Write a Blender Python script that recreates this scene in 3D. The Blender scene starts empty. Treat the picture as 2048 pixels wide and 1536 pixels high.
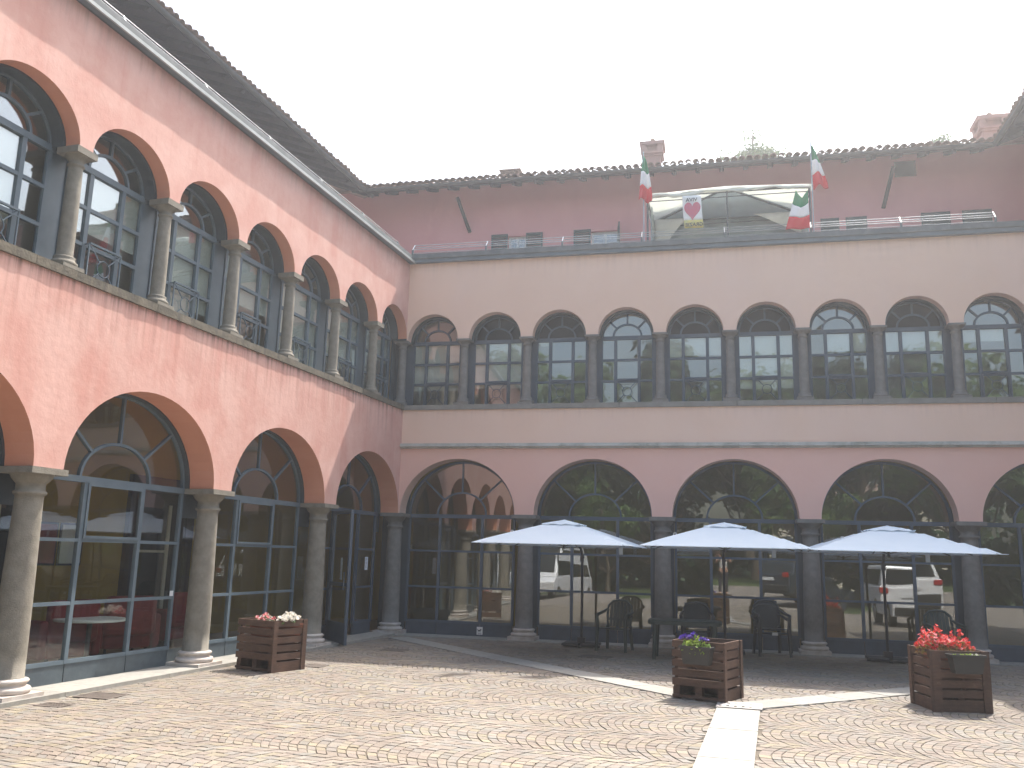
import bpy, math, random
from mathutils import Vector, Matrix, noise as mnoise
R = math.radians
rnd = random.Random(7)
scn = bpy.context.scene
col = scn.collection

# ------------------------------------------------------------------ camera
cd = bpy.data.cameras.new('camera'); cam = bpy.data.objects.new('camera', cd); col.objects.link(cam)
cd.sensor_width = 36.0; cd.lens = 36 * 1752.34 / 2048; cd.clip_start = 0.05; cd.clip_end = 2000
_yaw, _pit, _rol = -0.23358, 0.19357, 0.02622
_f = Vector((math.sin(_yaw) * math.cos(_pit), math.cos(_yaw) * math.cos(_pit), math.sin(_pit)))
_r = Vector((math.cos(_yaw), -math.sin(_yaw), 0)); _u = _r.cross(_f)
_r2 = _r * math.cos(_rol) + _u * math.sin(_rol); _u2 = -_r * math.sin(_rol) + _u * math.cos(_rol)
cam.matrix_world = Matrix(((_r2.x, _u2.x, -_f.x, 6.334), (_r2.y, _u2.y, -_f.y, -16.933), (_r2.z, _u2.z, -_f.z, 1.6), (0, 0, 0, 1)))
scn.camera = cam

# ------------------------------------------------------------------ light
SUN = Vector((0.24, 0.55, 1.0)).normalized()
SUN_EL = math.asin(SUN.z); SUN_AZ = math.atan2(SUN.x, SUN.y)
w = bpy.data.worlds.new('World'); scn.world = w; w.use_nodes = True
nt = w.node_tree; bg = nt.nodes['Background']
sky = nt.nodes.new('ShaderNodeTexSky'); sky.sky_type = 'NISHITA'; sky.sun_disc = False
sky.sun_elevation = SUN_EL; sky.sun_rotation = SUN_AZ
sky.air_density = 1.6; sky.dust_density = 6.0; sky.ozone_density = 1.0; sky.altitude = 200
nt.links.new(sky.outputs[0], bg.inputs['Color']); bg.inputs['Strength'].default_value = 0.145
sd = bpy.data.lights.new('sun', 'SUN'); so = bpy.data.objects.new('sun', sd); col.objects.link(so)
sd.energy = 3.1; sd.angle = R(0.6); sd.color = (1.0, 0.95, 0.88)
so.rotation_euler = (-SUN).to_track_quat('-Z', 'Y').to_euler(); so.location = (8, 10, 30)
scn.view_settings.view_transform = 'Standard'; scn.view_settings.look = 'None'
scn.view_settings.gamma = 1.0; scn.view_settings.use_curve_mapping = False
scn.view_settings.exposure = 1.4

# ------------------------------------------------------------------ materials
MATS = {}
def mat(name, c1, c2=None, scale=4.0, rough=0.8, metal=0.0, bump=0.0, bscale=30.0, detail=5.0, stretch=(1, 1, 1), vary=0.0,
        spec=0.5, zdirt=None, stain=None, stain_scale=1.5, stain_stretch=(1, 1, 1), lo=0.4, hi=0.62, attr=None, transl=0.0):
    m = bpy.data.materials.new(name); m.use_nodes = True; N = m.node_tree.nodes; L = m.node_tree.links
    b = N['Principled BSDF']; b.inputs['Roughness'].default_value = rough; b.inputs['Metallic'].default_value = metal
    b.inputs['Specular IOR Level'].default_value = spec
    c1 = (*c1, 1); out = None
    tc = N.new('ShaderNodeTexCoord')
    def mapped(st):
        mp = N.new('ShaderNodeMapping'); mp.inputs['Scale'].default_value = st; L.new(tc.outputs['Object'], mp.inputs[0]); return mp.outputs[0]
    def noi(sc, st, det=detail):
        n = N.new('ShaderNodeTexNoise'); n.inputs['Scale'].default_value = sc; n.inputs['Detail'].default_value = det
        n.inputs['Roughness'].default_value = 0.6; L.new(mapped(st), n.inputs['Vector']); return n.outputs['Fac']
    def mix(fac, a, bb):
        x = N.new('ShaderNodeMix'); x.data_type = 'RGBA'
        if isinstance(fac, float): x.inputs[0].default_value = fac
        else: L.new(fac, x.inputs[0])
        for i, v in ((6, a), (7, bb)):
            if isinstance(v, tuple): x.inputs[i].default_value = v
            else: L.new(v, x.inputs[i])
        return x.outputs[2]
    def ramp(fac, a, bb):
        r = N.new('ShaderNodeMapRange'); r.inputs[1].default_value = a; r.inputs[2].default_value = bb; L.new(fac, r.inputs[0]); return r.outputs[0]
    out = c1
    if attr:
        at = N.new('ShaderNodeAttribute'); at.attribute_name = attr; out = at.outputs['Color']
        n = noi(scale, stretch); out = mix(ramp(n, 0.3, 0.7), out, mix(0.35, out, (*c2, 1)))
    elif c2: out = mix(ramp(noi(scale, stretch), lo, hi), c1, (*c2, 1))
    if stain:
        for (sc_, st_, colr, a, bb, amt) in stain:
            f = ramp(noi(sc_, st_), a, bb); mm = N.new('ShaderNodeMath'); mm.operation = 'MULTIPLY'; mm.inputs[1].default_value = amt; L.new(f, mm.inputs[0])
            out = mix(mm.outputs[0], out, (*colr, 1))
    if zdirt:
        sx_ = N.new('ShaderNodeSeparateXYZ'); L.new(tc.outputs['Object'], sx_.inputs[0])
        for (za, zb_, colr, amt) in zdirt:
            f = ramp(sx_.outputs['Z'], za, zb_); f2 = ramp(noi(11, (1, 1, 0.04)), 0.46, 0.66); mm = N.new('ShaderNodeMath'); mm.operation = 'MULTIPLY'; L.new(f, mm.inputs[0]); L.new(f2, mm.inputs[1])
            lim = N.new('ShaderNodeMath'); lim.operation = 'LESS_THAN'; lim.inputs[1].default_value = zb_ + .02; L.new(sx_.outputs['Z'], lim.inputs[0])
            m3 = N.new('ShaderNodeMath'); m3.operation = 'MULTIPLY'; L.new(mm.outputs[0], m3.inputs[0]); L.new(lim.outputs[0], m3.inputs[1])
            m4 = N.new('ShaderNodeMath'); m4.operation = 'MULTIPLY'; m4.inputs[1].default_value = amt; L.new(m3.outputs[0], m4.inputs[0]); out = mix(m4.outputs[0], out, (*colr, 1))
    if vary:
        oi = N.new('ShaderNodeObjectInfo'); hs = N.new('ShaderNodeHueSaturation'); r = N.new('ShaderNodeMapRange')
        r.inputs[3].default_value = 1 - vary; r.inputs[4].default_value = 1 + vary; L.new(oi.outputs['Random'], r.inputs[0]); L.new(r.outputs[0], hs.inputs['Value'])
        if isinstance(out, tuple): hs.inputs['Color'].default_value = out
        else: L.new(out, hs.inputs['Color'])
        out = hs.outputs[0]
    if isinstance(out, tuple): b.inputs['Base Color'].default_value = out
    else: L.new(out, b.inputs['Base Color'])
    if bump:
        bp = N.new('ShaderNodeBump'); bp.inputs['Strength'].default_value = bump; bp.inputs['Distance'].default_value = 0.02
        L.new(noi(bscale, stretch), bp.inputs['Height']); L.new(bp.outputs[0], b.inputs['Normal'])
    if transl:
        tr = N.new('ShaderNodeBsdfTranslucent'); ms = N.new('ShaderNodeMixShader'); ms.inputs[0].default_value = transl
        if isinstance(out, tuple): tr.inputs[0].default_value = out
        else: L.new(out, tr.inputs[0])
        L.new(b.outputs[0], ms.inputs[1]); L.new(tr.outputs[0], ms.inputs[2]); L.new(ms.outputs[0], N['Material Output'].inputs[0])
    MATS[name] = m; return m

def glass(name, tint, refl, wav, wscale):
    m = bpy.data.materials.new(name); m.use_nodes = True; N = m.node_tree.nodes; L = m.node_tree.links
    N.remove(N['Principled BSDF'])
    t = N.new('ShaderNodeBsdfTransparent'); t.inputs[0].default_value = (*tint, 1)
    g = N.new('ShaderNodeBsdfGlossy'); g.inputs['Roughness'].default_value = 0.0; g.inputs[0].default_value = (0.95, 0.97, 1, 1)
    fr = N.new('ShaderNodeFresnel'); ge = N.new('ShaderNodeNewGeometry'); mr = N.new('ShaderNodeMapRange')
    mr.inputs[3].default_value = 1.5; mr.inputs[4].default_value = 1 / 1.5; L.new(ge.outputs['Backfacing'], mr.inputs[0]); L.new(mr.outputs[0], fr.inputs[0])
    mm = N.new('ShaderNodeMath'); mm.operation = 'ADD'; mm.inputs[1].default_value = refl; L.new(fr.outputs[0], mm.inputs[0]); mm.use_clamp = True
    tc = N.new('ShaderNodeTexCoord'); no = N.new('ShaderNodeTexNoise'); no.inputs['Scale'].default_value = wscale; no.inputs['Detail'].default_value = 1.0
    oi = N.new('ShaderNodeObjectInfo'); va = N.new('ShaderNodeVectorMath'); va.operation = 'ADD'
    L.new(tc.outputs['Object'], va.inputs[0]); L.new(oi.outputs['Location'], va.inputs[1]); L.new(va.outputs[0], no.inputs['Vector'])
    bp = N.new('ShaderNodeBump'); bp.inputs['Strength'].default_value = wav; bp.inputs['Distance'].default_value = 0.02; L.new(no.outputs['Fac'], bp.inputs['Height'])
    L.new(bp.outputs[0], g.inputs['Normal'])
    ms = N.new('ShaderNodeMixShader'); L.new(mm.outputs[0], ms.inputs[0]); L.new(t.outputs[0], ms.inputs[1]); L.new(g.outputs[0], ms.inputs[2])
    L.new(ms.outputs[0], N['Material Output'].inputs[0]); MATS[name] = m; return m

PINK_STREAK = (0.50, 0.19, 0.14)
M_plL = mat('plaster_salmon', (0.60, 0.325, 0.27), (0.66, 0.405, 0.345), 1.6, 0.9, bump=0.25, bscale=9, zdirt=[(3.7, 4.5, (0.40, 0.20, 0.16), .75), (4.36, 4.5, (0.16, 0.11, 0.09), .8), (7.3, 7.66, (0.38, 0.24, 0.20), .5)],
            stain=[(2.2, (1, 1, 0.16), (0.55, 0.235, 0.185), 0.5, 0.72, 0.55), (0.8, (1, 1, 1), (0.68, 0.40, 0.34), 0.52, 0.7, 0.6), (14, (1, 1, 0.05), (0.52, 0.24, 0.19), 0.55, 0.75, 0.35)])
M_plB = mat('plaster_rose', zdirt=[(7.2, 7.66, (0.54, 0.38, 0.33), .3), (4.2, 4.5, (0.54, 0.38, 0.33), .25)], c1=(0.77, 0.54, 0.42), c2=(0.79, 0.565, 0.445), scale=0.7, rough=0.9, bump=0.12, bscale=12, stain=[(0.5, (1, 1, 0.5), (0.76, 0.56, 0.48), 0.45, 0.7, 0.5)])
M_plB2 = mat('plaster_rose_lower', (0.79, 0.475, 0.39), (0.80, 0.495, 0.41), 0.7, 0.9, bump=0.12, bscale=12)
M_plH = mat('plaster_old_pink', (0.64, 0.285, 0.285), (0.68, 0.315, 0.31), 0.5, 0.92, bump=0.2, bscale=8, stain=[(1.2, (1, 1, 0.3), (0.56, 0.25, 0.25), 0.5, 0.75, 0.5)])
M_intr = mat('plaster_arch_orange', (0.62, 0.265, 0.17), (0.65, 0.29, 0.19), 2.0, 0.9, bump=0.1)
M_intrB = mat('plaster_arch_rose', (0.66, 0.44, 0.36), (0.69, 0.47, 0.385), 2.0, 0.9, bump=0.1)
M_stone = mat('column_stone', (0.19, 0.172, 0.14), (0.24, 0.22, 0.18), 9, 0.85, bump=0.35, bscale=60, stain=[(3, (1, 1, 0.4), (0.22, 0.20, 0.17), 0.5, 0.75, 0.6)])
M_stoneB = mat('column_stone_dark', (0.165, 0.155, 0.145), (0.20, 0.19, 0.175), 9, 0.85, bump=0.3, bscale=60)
M_base = mat('base_marble', (0.55, 0.50, 0.46), (0.46, 0.40, 0.35), 6, 0.7, bump=0.15, bscale=40, stain=[(5, (1, 1, 1), (0.35, 0.30, 0.24), 0.55, 0.75, 0.5)])
M_sill = mat('sill_stone', (0.15, 0.128, 0.095), (0.10, 0.088, 0.065), 6, 0.9, bump=0.5, bscale=35, stain=[(9, (1, 1, 0.15), (0.06, 0.055, 0.045), 0.52, 0.68, 0.8), (4, (1, 1, 1), (0.21, 0.19, 0.145), 0.55, 0.7, 0.6)])
M_sillB = mat('sill_stone_back', (0.24, 0.23, 0.21), (0.20, 0.19, 0.17), 6, 0.9, bump=0.3, bscale=35)  # greyer sill stone of the back wing
M_string = mat('string_course_stone', (0.52, 0.51, 0.47), (0.38, 0.38, 0.35), 3, 0.85, bump=0.3, bscale=25, stain=[(2.5, (1, 1, 1), (0.16, 0.17, 0.13), 0.55, 0.72, 0.6)])
M_steel = mat('window_steel', (0.125, 0.165, 0.195), (0.10, 0.135, 0.165), 3, 0.5, bump=0.03)
M_steelD = mat('window_steel_dark', (0.055, 0.072, 0.085), (0.045, 0.06, 0.07), 3, 0.55)
M_steelB = mat('window_steel_blue', (0.075, 0.10, 0.135), (0.062, 0.085, 0.115), 3, 0.5)
M_kick = mat('kick_panel', (0.085, 0.11, 0.125), (0.065, 0.085, 0.10), 7, 0.5, stain=[(10, (1, 1, 0.5), (0.13, 0.15, 0.16), 0.6, 0.75, 0.5)])
M_kickB = mat('kick_panel_dark', (0.06, 0.08, 0.11), (0.05, 0.066, 0.09), 5, 0.5)
M_zinc = mat('zinc_flashing', (0.13, 0.145, 0.15), (0.10, 0.112, 0.118), 2, 0.7, stain=[(6, (1, 1, 1), (0.20, 0.215, 0.215), 0.5, 0.7, 0.5)])
M_zincL = mat('zinc_gutter_lip', (0.36, 0.39, 0.39), (0.28, 0.31, 0.31), 3, 0.5)
M_zincD = mat('painted_gutter', (0.13, 0.17, 0.20), (0.10, 0.13, 0.155), 2, 0.5)
M_rail = mat('galvanised_rail', (0.42, 0.44, 0.46), (0.32, 0.34, 0.36), 8, 0.4, metal=0.5)
M_tile = mat('roof_clay', (0.30, 0.20, 0.155), (0.22, 0.16, 0.13), 8, 0.9, bump=0.3, bscale=30, vary=0.25, stain=[(12, (1, 1, 1), (0.36, 0.33, 0.27), 0.55, 0.7, 0.6)])
M_wood = mat('eave_timber', (0.022, 0.015, 0.018), (0.014, 0.010, 0.013), 6, 0.85, stretch=(1, 6, 1), bump=0.2)
M_gut = mat('copper_gutter', (0.075, 0.075, 0.075), (0.05, 0.055, 0.055), 4, 0.6)
M_shut = mat('shutter_green', (0.03, 0.055, 0.06), (0.04, 0.07, 0.072), 4, 0.6)
M_chim = mat('chimney_plaster', (0.45, 0.25, 0.21), (0.38, 0.22, 0.19), 4, 0.9, bump=0.2)
M_cotto = mat('chimney_tile', (0.42, 0.28, 0.20), (0.33, 0.22, 0.17), 9, 0.9, bump=0.2)
M_blind = mat('roller_blind', (0.84, 0.80, 0.70), (0.80, 0.76, 0.66), 3, 0.85, transl=0.1)
M_yel = mat('interior_ochre', (0.42, 0.26, 0.04), (0.36, 0.225, 0.035), 1, 0.9)
M_cream = mat('interior_cream', (0.74, 0.66, 0.54), (0.70, 0.62, 0.50), 1, 0.9)
M_ifloor = mat('interior_floor', (0.30, 0.18, 0.12), (0.24, 0.15, 0.10), 3, 0.45)
M_dwood = mat('dark_door_wood', (0.045, 0.03, 0.035), (0.06, 0.04, 0.04), 5, 0.6)
M_red = mat('red_leather', (0.24, 0.01, 0.014), (0.20, 0.008, 0.012), 5, 0.45)
M_white = mat('white_paint', (0.78, 0.78, 0.76), (0.72, 0.72, 0.70), 5, 0.6)
M_paper = mat('paper', (0.75, 0.77, 0.80), rough=0.8)
M_ink = mat('dark_ink', (0.05, 0.05, 0.06), rough=0.8)
M_canvas = mat('parasol_canvas', (0.80, 0.88, 0.94), (0.77, 0.855, 0.92), 2, 0.85, bump=0.06, bscale=5, transl=0.25)
M_blackm = mat('black_metal', (0.02, 0.022, 0.026), (0.03, 0.03, 0.034), 8, 0.45)
M_bluet = mat('parasol_base_slab', (0.035, 0.037, 0.042), (0.05, 0.05, 0.055), 8, 0.7, bump=0.1)
M_plast = mat('dark_plastic', (0.022, 0.040, 0.036), (0.03, 0.05, 0.045), 5, 0.42)
M_plast2 = mat('navy_plastic', (0.018, 0.026, 0.035), (0.024, 0.034, 0.044), 5, 0.42)
M_pwood = mat('planter_wood', (0.115, 0.062, 0.04), (0.08, 0.044, 0.029), 7, 0.75, stretch=(1, 1, 5), bump=0.25, bscale=25, vary=0.16,
              stain=[(18, (1, 1, 1), (0.20, 0.13, 0.09), 0.62, 0.72, 0.6)])
M_soil = mat('potting_soil', (0.05, 0.035, 0.025), (0.03, 0.02, 0.015), 20, 0.95, bump=0.6)
M_pot = mat('grey_plastic_trough', (0.04, 0.038, 0.034), (0.05, 0.047, 0.042), 6, 0.6)
M_pot2 = mat('terracotta_trough', (0.30, 0.10, 0.06), (0.25, 0.09, 0.05), 6, 0.7)
M_leafY = mat('lime_leaves', (0.32, 0.42, 0.06), (0.20, 0.32, 0.05), 12, 0.6, transl=0.35)
M_leafG = mat('flower_leaves', (0.13, 0.19, 0.04), (0.07, 0.13, 0.03), 12, 0.6, transl=0.3)
M_leafR = mat('begonia_leaves', (0.26, 0.22, 0.05), (0.30, 0.12, 0.05), 20, 0.6, transl=0.3)
M_fred = mat('red_petals', (0.70, 0.03, 0.035), (0.80, 0.09, 0.05), 25, 0.6, transl=0.3)
M_fpink = mat('pink_petals', (0.75, 0.12, 0.14), (0.80, 0.38, 0.38), 25, 0.6, transl=0.3)
M_fwhite = mat('white_petals', (0.82, 0.80, 0.74), (0.80, 0.76, 0.68), 25, 0.6, transl=0.3)
M_fpurp = mat('purple_petals', (0.11, 0.05, 0.42), (0.08, 0.03, 0.30), 25, 0.6, transl=0.2)
M_marble = mat('white_marble_slab', (0.38, 0.37, 0.34), (0.30, 0.29, 0.265), 1.8, 0.6, bump=0.12, bscale=10, vary=0.06, stain=[(3, (1, 4, 1), (0.42, 0.41, 0.38), 0.6, 0.7, 0.4)])
M_granite = mat('pale_granite_slab', (0.33, 0.315, 0.28), (0.27, 0.26, 0.235), 14, 0.75, bump=0.15, bscale=40, vary=0.08)
M_grate = mat('steel_grate', (0.40, 0.38, 0.36), (0.33, 0.31, 0.30), 9, 0.6, metal=0.2)
M_manh = mat('cast_iron_cover', (0.16, 0.13, 0.11), (0.12, 0.10, 0.085), 12, 0.7, bump=0.3)
M_hole = mat('dark_hole', (0.012, 0.012, 0.012), rough=0.9)
M_sand = mat('joint_sand', (0.16, 0.135, 0.105), (0.11, 0.092, 0.07), 12, 0.95, bump=0.5, stain=[(1.2, (1, 1, 1), (0.10, 0.13, 0.05), 0.62, 0.72, 0.5)])
M_cob = mat('porphyry_cobble', (1, 1, 1), (0.20, 0.16, 0.13), 60, 0.8, bump=0.3, bscale=70, attr='Col', stain=[(0.5, (1, 1, 1), (0.20, 0.17, 0.14), 0.5, 0.75, 0.35), (2.2, (1, 1, 1), (0.33, 0.27, 0.19), 0.52, 0.72, 0.35)])
M_pave = mat('far_paving', (0.27, 0.235, 0.20), (0.22, 0.19, 0.165), 9, 0.85, bump=0.3)
M_grass = mat('lawn_grass', (0.05, 0.085, 0.022), (0.075, 0.105, 0.03), 3, 0.9, bump=0.8, bscale=60)
M_leaf = mat('tree_leaves', (0.045, 0.10, 0.022), (0.09, 0.15, 0.03), 2.5, 0.7, transl=0.3, vary=0.25)
M_leafD = mat('cedar_needles', (0.022, 0.055, 0.022), (0.04, 0.085, 0.03), 2.5, 0.8, transl=0.2, vary=0.2)
M_bark = mat('tree_bark', (0.10, 0.08, 0.06), (0.16, 0.13, 0.10), 9, 0.95, bump=0.5, stretch=(1, 1, 0.3))
M_canvasG = mat('gazebo_canvas', (0.74, 0.75, 0.68), (0.66, 0.68, 0.62), 1.5, 0.85, bump=0.1, bscale=3, transl=0.4)
M_netG = mat('gazebo_side_cloth', (0.42, 0.50, 0.52), (0.38, 0.46, 0.48), 1.5, 0.9, transl=0.25)
M_white2 = mat('gazebo_canvas_lit', (0.84, 0.85, 0.80), (0.78, 0.80, 0.75), 3, 0.85, transl=0.55)  # same canvas, sunlit brightness put into the paler colour
M_netG2 = mat('gazebo_canvas_shaded', (0.50, 0.58, 0.60), (0.46, 0.54, 0.56), 2, 0.85, transl=0.3)  # same canvas, shade under the rear slope put into the grey
M_fg = mat('flag_green', (0.01, 0.27, 0.12), rough=0.8, transl=0.35)
M_fw = mat('flag_white', (0.74, 0.75, 0.77), rough=0.8, transl=0.35)
M_fr = mat('flag_red', (0.62, 0.02, 0.045), rough=0.8, transl=0.35)
M_heart = mat('painted_heart', (0.55, 0.12, 0.17), (0.50, 0.15, 0.22), 30, 0.85)
M_byel = mat('banner_yellow', (0.62, 0.52, 0.16), (0.50, 0.48, 0.2), 12, 0.85)
M_carW = mat('car_white', (0.75, 0.76, 0.78), rough=0.25)
M_carD = mat('car_dark_blue', (0.025, 0.035, 0.05), rough=0.2)
M_carG = mat('car_glass', (0.015, 0.02, 0.022), rough=0.05)
M_tyre = mat('tyre_rubber', (0.02, 0.02, 0.02), rough=0.85)
M_rim = mat('wheel_rim', (0.45, 0.45, 0.46), rough=0.3, metal=0.8)
M_tail = mat('tail_lamp', (0.45, 0.01, 0.01), rough=0.2)
M_skin = mat('skin', (0.50, 0.29, 0.21), (0.46, 0.25, 0.18), 8, 0.55)
M_hair = mat('hair_brown', (0.06, 0.035, 0.02), rough=0.7)
M_shirt = mat('white_shirt', (0.72, 0.72, 0.70), (0.68, 0.68, 0.67), 6, 0.85)
M_trou = mat('dark_trousers', (0.05, 0.05, 0.06), (0.04, 0.04, 0.05), 6, 0.85)
G_low = glass('clear_glass_lower', (0.92, 0.95, 0.94), 0.04, 0.35, 0.7)
G_back = glass('reflective_glass_back', (0.80, 0.84, 0.82), 0.10, 0.30, 0.6)
G_upL = glass('sky_glass_upper', (0.86, 0.90, 0.90), 0.13, 0.12, 0.8)
G_upB = glass('sky_glass_back', (0.90, 0.93, 0.93), 0.08, 0.18, 0.8)
G_dark = glass('dimmed_fan_glass', (0.35, 0.36, 0.38), -0.03, 0.18, 0.8)  # dark tint and lowered reflection keep these fan panes dim

def glare_mat(dens):
    m = bpy.data.materials.new('glare_air'); m.use_nodes = True; N = m.node_tree.nodes; L = m.node_tree.links
    N.remove(N['Principled BSDF']); v = N.new('ShaderNodeVolumePrincipled'); v.inputs['Color'].default_value = (0.93, 0.96, 1.0, 1); v.inputs['Density'].default_value = dens; v.inputs['Anisotropy'].default_value = 0.68
    L.new(v.outputs[0], N['Material Output'].inputs['Volume']); return m
GLARE = glare_mat(0.0046)  # thin scattering volume added to imitate the veil of lens glare
# ------------------------------------------------------------------ mesh helpers
class MB:
    def __init__(s): s.v = []; s.f = []; s.m = []; s.sm = []; s.mats = []; s.cur = 0
    def mat(s, m):
        if m not in s.mats: s.mats.append(m)
        s.cur = s.mats.index(m); return s
    def face(s, pts, smooth=False):
        n = len(s.v); s.v += [tuple(p) for p in pts]; s.f.append(tuple(range(n, n + len(pts)))); s.m.append(s.cur); s.sm.append(smooth)
    def faces(s, vs, fs, smooth=False):
        n = len(s.v); s.v += [tuple(p) for p in vs]
        for f in fs: s.f.append(tuple(i + n for i in f)); s.m.append(s.cur); s.sm.append(smooth)
    def box(s, x0, x1, y0, y1, z0, z1, M=None, taper=None):
        v = [Vector((x, y, z)) for z in (z0, z1) for y in (y0, y1) for x in (x0, x1)]
        if M: v = [M @ p for p in v]
        s.faces(v, [(0, 2, 3, 1), (4, 5, 7, 6), (0, 1, 5, 4), (2, 6, 7, 3), (0, 4, 6, 2), (1, 3, 7, 5)])
    def bar(s, a, b, w, h=None, up=Vector((0, 0, 1))):
        a = Vector(a); b = Vector(b); h = h or w; d = (b - a); 
        if d.length < 1e-6: return
        d.normalize()
        sx = d.cross(up)
        if sx.length < 1e-3: sx = d.cross(Vector((1, 0, 0)))
        sx.normalize(); sy = sx.cross(d).normalized()
        v = []
        for p in (a, b):
            for (i, j) in ((-1, -1), (1, -1), (1, 1), (-1, 1)): v.append(p + sx * i * w / 2 + sy * j * h / 2)
        s.faces(v, [(0, 3, 2, 1), (4, 5, 6, 7), (0, 1, 5, 4), (1, 2, 6, 5), (2, 3, 7, 6), (3, 0, 4, 7)])
    def tube(s, pts, r, n=8, cap=True):
        pts = [Vector(p) for p in pts]; rr = r if isinstance(r, (list, tuple)) else [r] * len(pts)
        v = []; prev = None
        for i, p in enumerate(pts):
            d = (pts[min(i + 1, len(pts) - 1)] - pts[max(i - 1, 0)]).normalized()
            if prev is None:
                a = d.cross(Vector((0, 0, 1))); a = a if a.length > 1e-3 else d.cross(Vector((1, 0, 0)))
            else: a = prev - d * prev.dot(d)
            a.normalize(); prev = a; b = d.cross(a)
            for k in range(n):
                t = 2 * math.pi * k / n; v.append(p + (a * math.cos(t) + b * math.sin(t)) * rr[i])
        f = []
        for i in range(len(pts) - 1):
            for k in range(n):
                k2 = (k + 1) % n; f.append((i * n + k, i * n + k2, (i + 1) * n + k2, (i + 1) * n + k))
        s.faces(v, f, True)
        if cap: s.faces(v[:n], [tuple(reversed(range(n)))]); s.faces(v[-n:], [tuple(range(n))])
    def lathe(s, prof, n=24, c=(0, 0, 0), smooth=True):
        v = []
        for (r, z) in prof:
            for k in range(n):
                t = 2 * math.pi * k / n; v.append((c[0] + r * math.cos(t), c[1] + r * math.sin(t), c[2] + z))
        f = []
        for i in range(len(prof) - 1):
            for k in range(n):
                k2 = (k + 1) % n; f.append((i * n + k, i * n + k2, (i + 1) * n + k2, (i + 1) * n + k))
        s.faces(v, f, smooth)
        s.faces(v[:n], [tuple(reversed(range(n)))]); s.faces(v[-n:], [tuple(range(n))])
    def mesh(s, name):
        me = bpy.data.meshes.new(name); me.from_pydata(s.v, [], s.f)
        for m in s.mats: me.materials.append(m)
        me.polygons.foreach_set('material_index', s.m); me.polygons.foreach_set('use_smooth', s.sm)
        me.validate(); me.update(); return me
    def obj(s, name, parent=None):
        return link(name, s.mesh(name), parent)
def link(name, me, parent=None):
    o = bpy.data.objects.new(name, me); col.objects.link(o)
    if parent: o.parent = parent
    return o
def empty(name, loc=(0, 0, 0), rz=0, parent=None):
    o = bpy.data.objects.new(name, None); col.objects.link(o); o.location = loc; o.rotation_euler = (0, 0, rz); o.empty_display_size = 0.2
    if parent: o.parent = parent
    return o
def tag(o, label=None, cat=None, group=None, kind=None):
    if label: o['label'] = label
    if cat: o['category'] = cat
    if group: o['group'] = group
    if kind: o['kind'] = kind
    return o
def copy_tree(o, parent=None):
    c = o.copy(); col.objects.link(c); c.parent = parent
    for ch in list(o.children): copy_tree(ch, c)
    return c
def auto_smooth(o, ang=35):
    return o
def bevel(o, wdt=0.008, seg=2):
    b = o.modifiers.new('bevel', 'BEVEL'); b.width = wdt; b.segments = seg; b.limit_method = 'ANGLE'; return o

# ------------------------------------------------------------------ sky is the world; ground
gr = MB().mat(M_sand); gr.face([(-1.4, -13, -0.009), (13.6, -13, -0.009), (13.6, 1, -0.009), (-1.4, 1, -0.009)])
ground_bed = gr.obj('courtyard_paving'); tag(ground_bed, kind='structure')
g2 = MB().mat(M_pave)
for (x0, x1, y0, y1) in ((-400, 400, -26, -13), (-400, -1.4, -13, 60), (13.6, 400, -13, 60), (-1.4, 13.6, 1, 60)):
    g2.face([(x0, y0, -0.03), (x1, y0, -0.03), (x1, y1, -0.03), (x0, y1, -0.03)])
g2.face([(-400, 60, -0.03), (400, 60, -0.03), (400, 900, -0.03), (-400, 900, -0.03)])
tag(g2.obj('ground'), kind='structure')
g3 = MB().mat(M_grass); g3.face([(-400, -900, -0.03), (400, -900, -0.03), (400, -26, -0.03), (-400, -26, -0.03)])
tag(g3.obj('lawn'), kind='structure')

# exclusion polygons for the slab strips (convex, ccw or cw)
STRIPS = []
def inside(poly, x, y):
    s = None
    for i in range(len(poly)):
        ax, ay = poly[i]; bx, by = poly[(i + 1) % len(poly)]
        c = (bx - ax) * (y - ay) - (by - ay) * (x - ax)
        if s is None: s = c > 0
        elif (c > 0) != s: return False
    return True
def slab_strip(name, p0, p1, width, mt, n, parent, zt=0.012, seed=1):
    rr = random.Random(seed); p0 = Vector(p0); p1 = Vector(p1); d = p1 - p0; L = d.length; d.normalize(); nn = Vector((-d.y, d.x))
    cuts = [0] + sorted((i + rr.uniform(-0.15, 0.15)) * L / n for i in range(1, n)) + [L]
    for i in range(n):
        a = cuts[i] + 0.004; b = cuts[i + 1] - 0.004; dz = rr.uniform(-0.002, 0.002)
        m = MB().mat(mt); q = []
        for (t, s_) in ((a, -1), (b, -1), (b, 1), (a, 1)):
            P = p0 + d * t + nn * s_ * width / 2; q.append((P.x, P.y))
        STRIPS.append(q); e = 0.006
        c = (sum(k[0] for k in q) / 4, sum(k[1] for k in q) / 4)
        top = [(c[0] + (x - c[0]) * (1 - e), c[1] + (y - c[1]) * (1 - e), zt + dz) for x, y in q]; bot = [(x, y, -0.06) for x, y in q]; mid = [(x, y, zt + dz - 0.005) for x, y in q]
        m.faces(bot + mid + top, [(8, 9, 10, 11)] + [(k, (k + 1) % 4, (k + 1) % 4 + 4, k + 4) for k in range(4)] + [(k + 4, (k + 1) % 4 + 4, (k + 1) % 4 + 8, k + 8) for k in range(4)])
        m.obj(name, parent)
slab_strip('paving_slab', (0.30, -0.45), (5.98, -5.72), 0.42, M_granite, 9, ground_bed, seed=2)
slab_strip('paving_slab', (6.55, -6.24), (9.35, -3.45), 0.42, M_granite, 5, ground_bed, seed=3)
slab_strip('paving_slab', (6.50, -6.52), (6.19, -11.8), 0.46, M_marble, 8, ground_bed, zt=0.016, seed=4)
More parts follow.
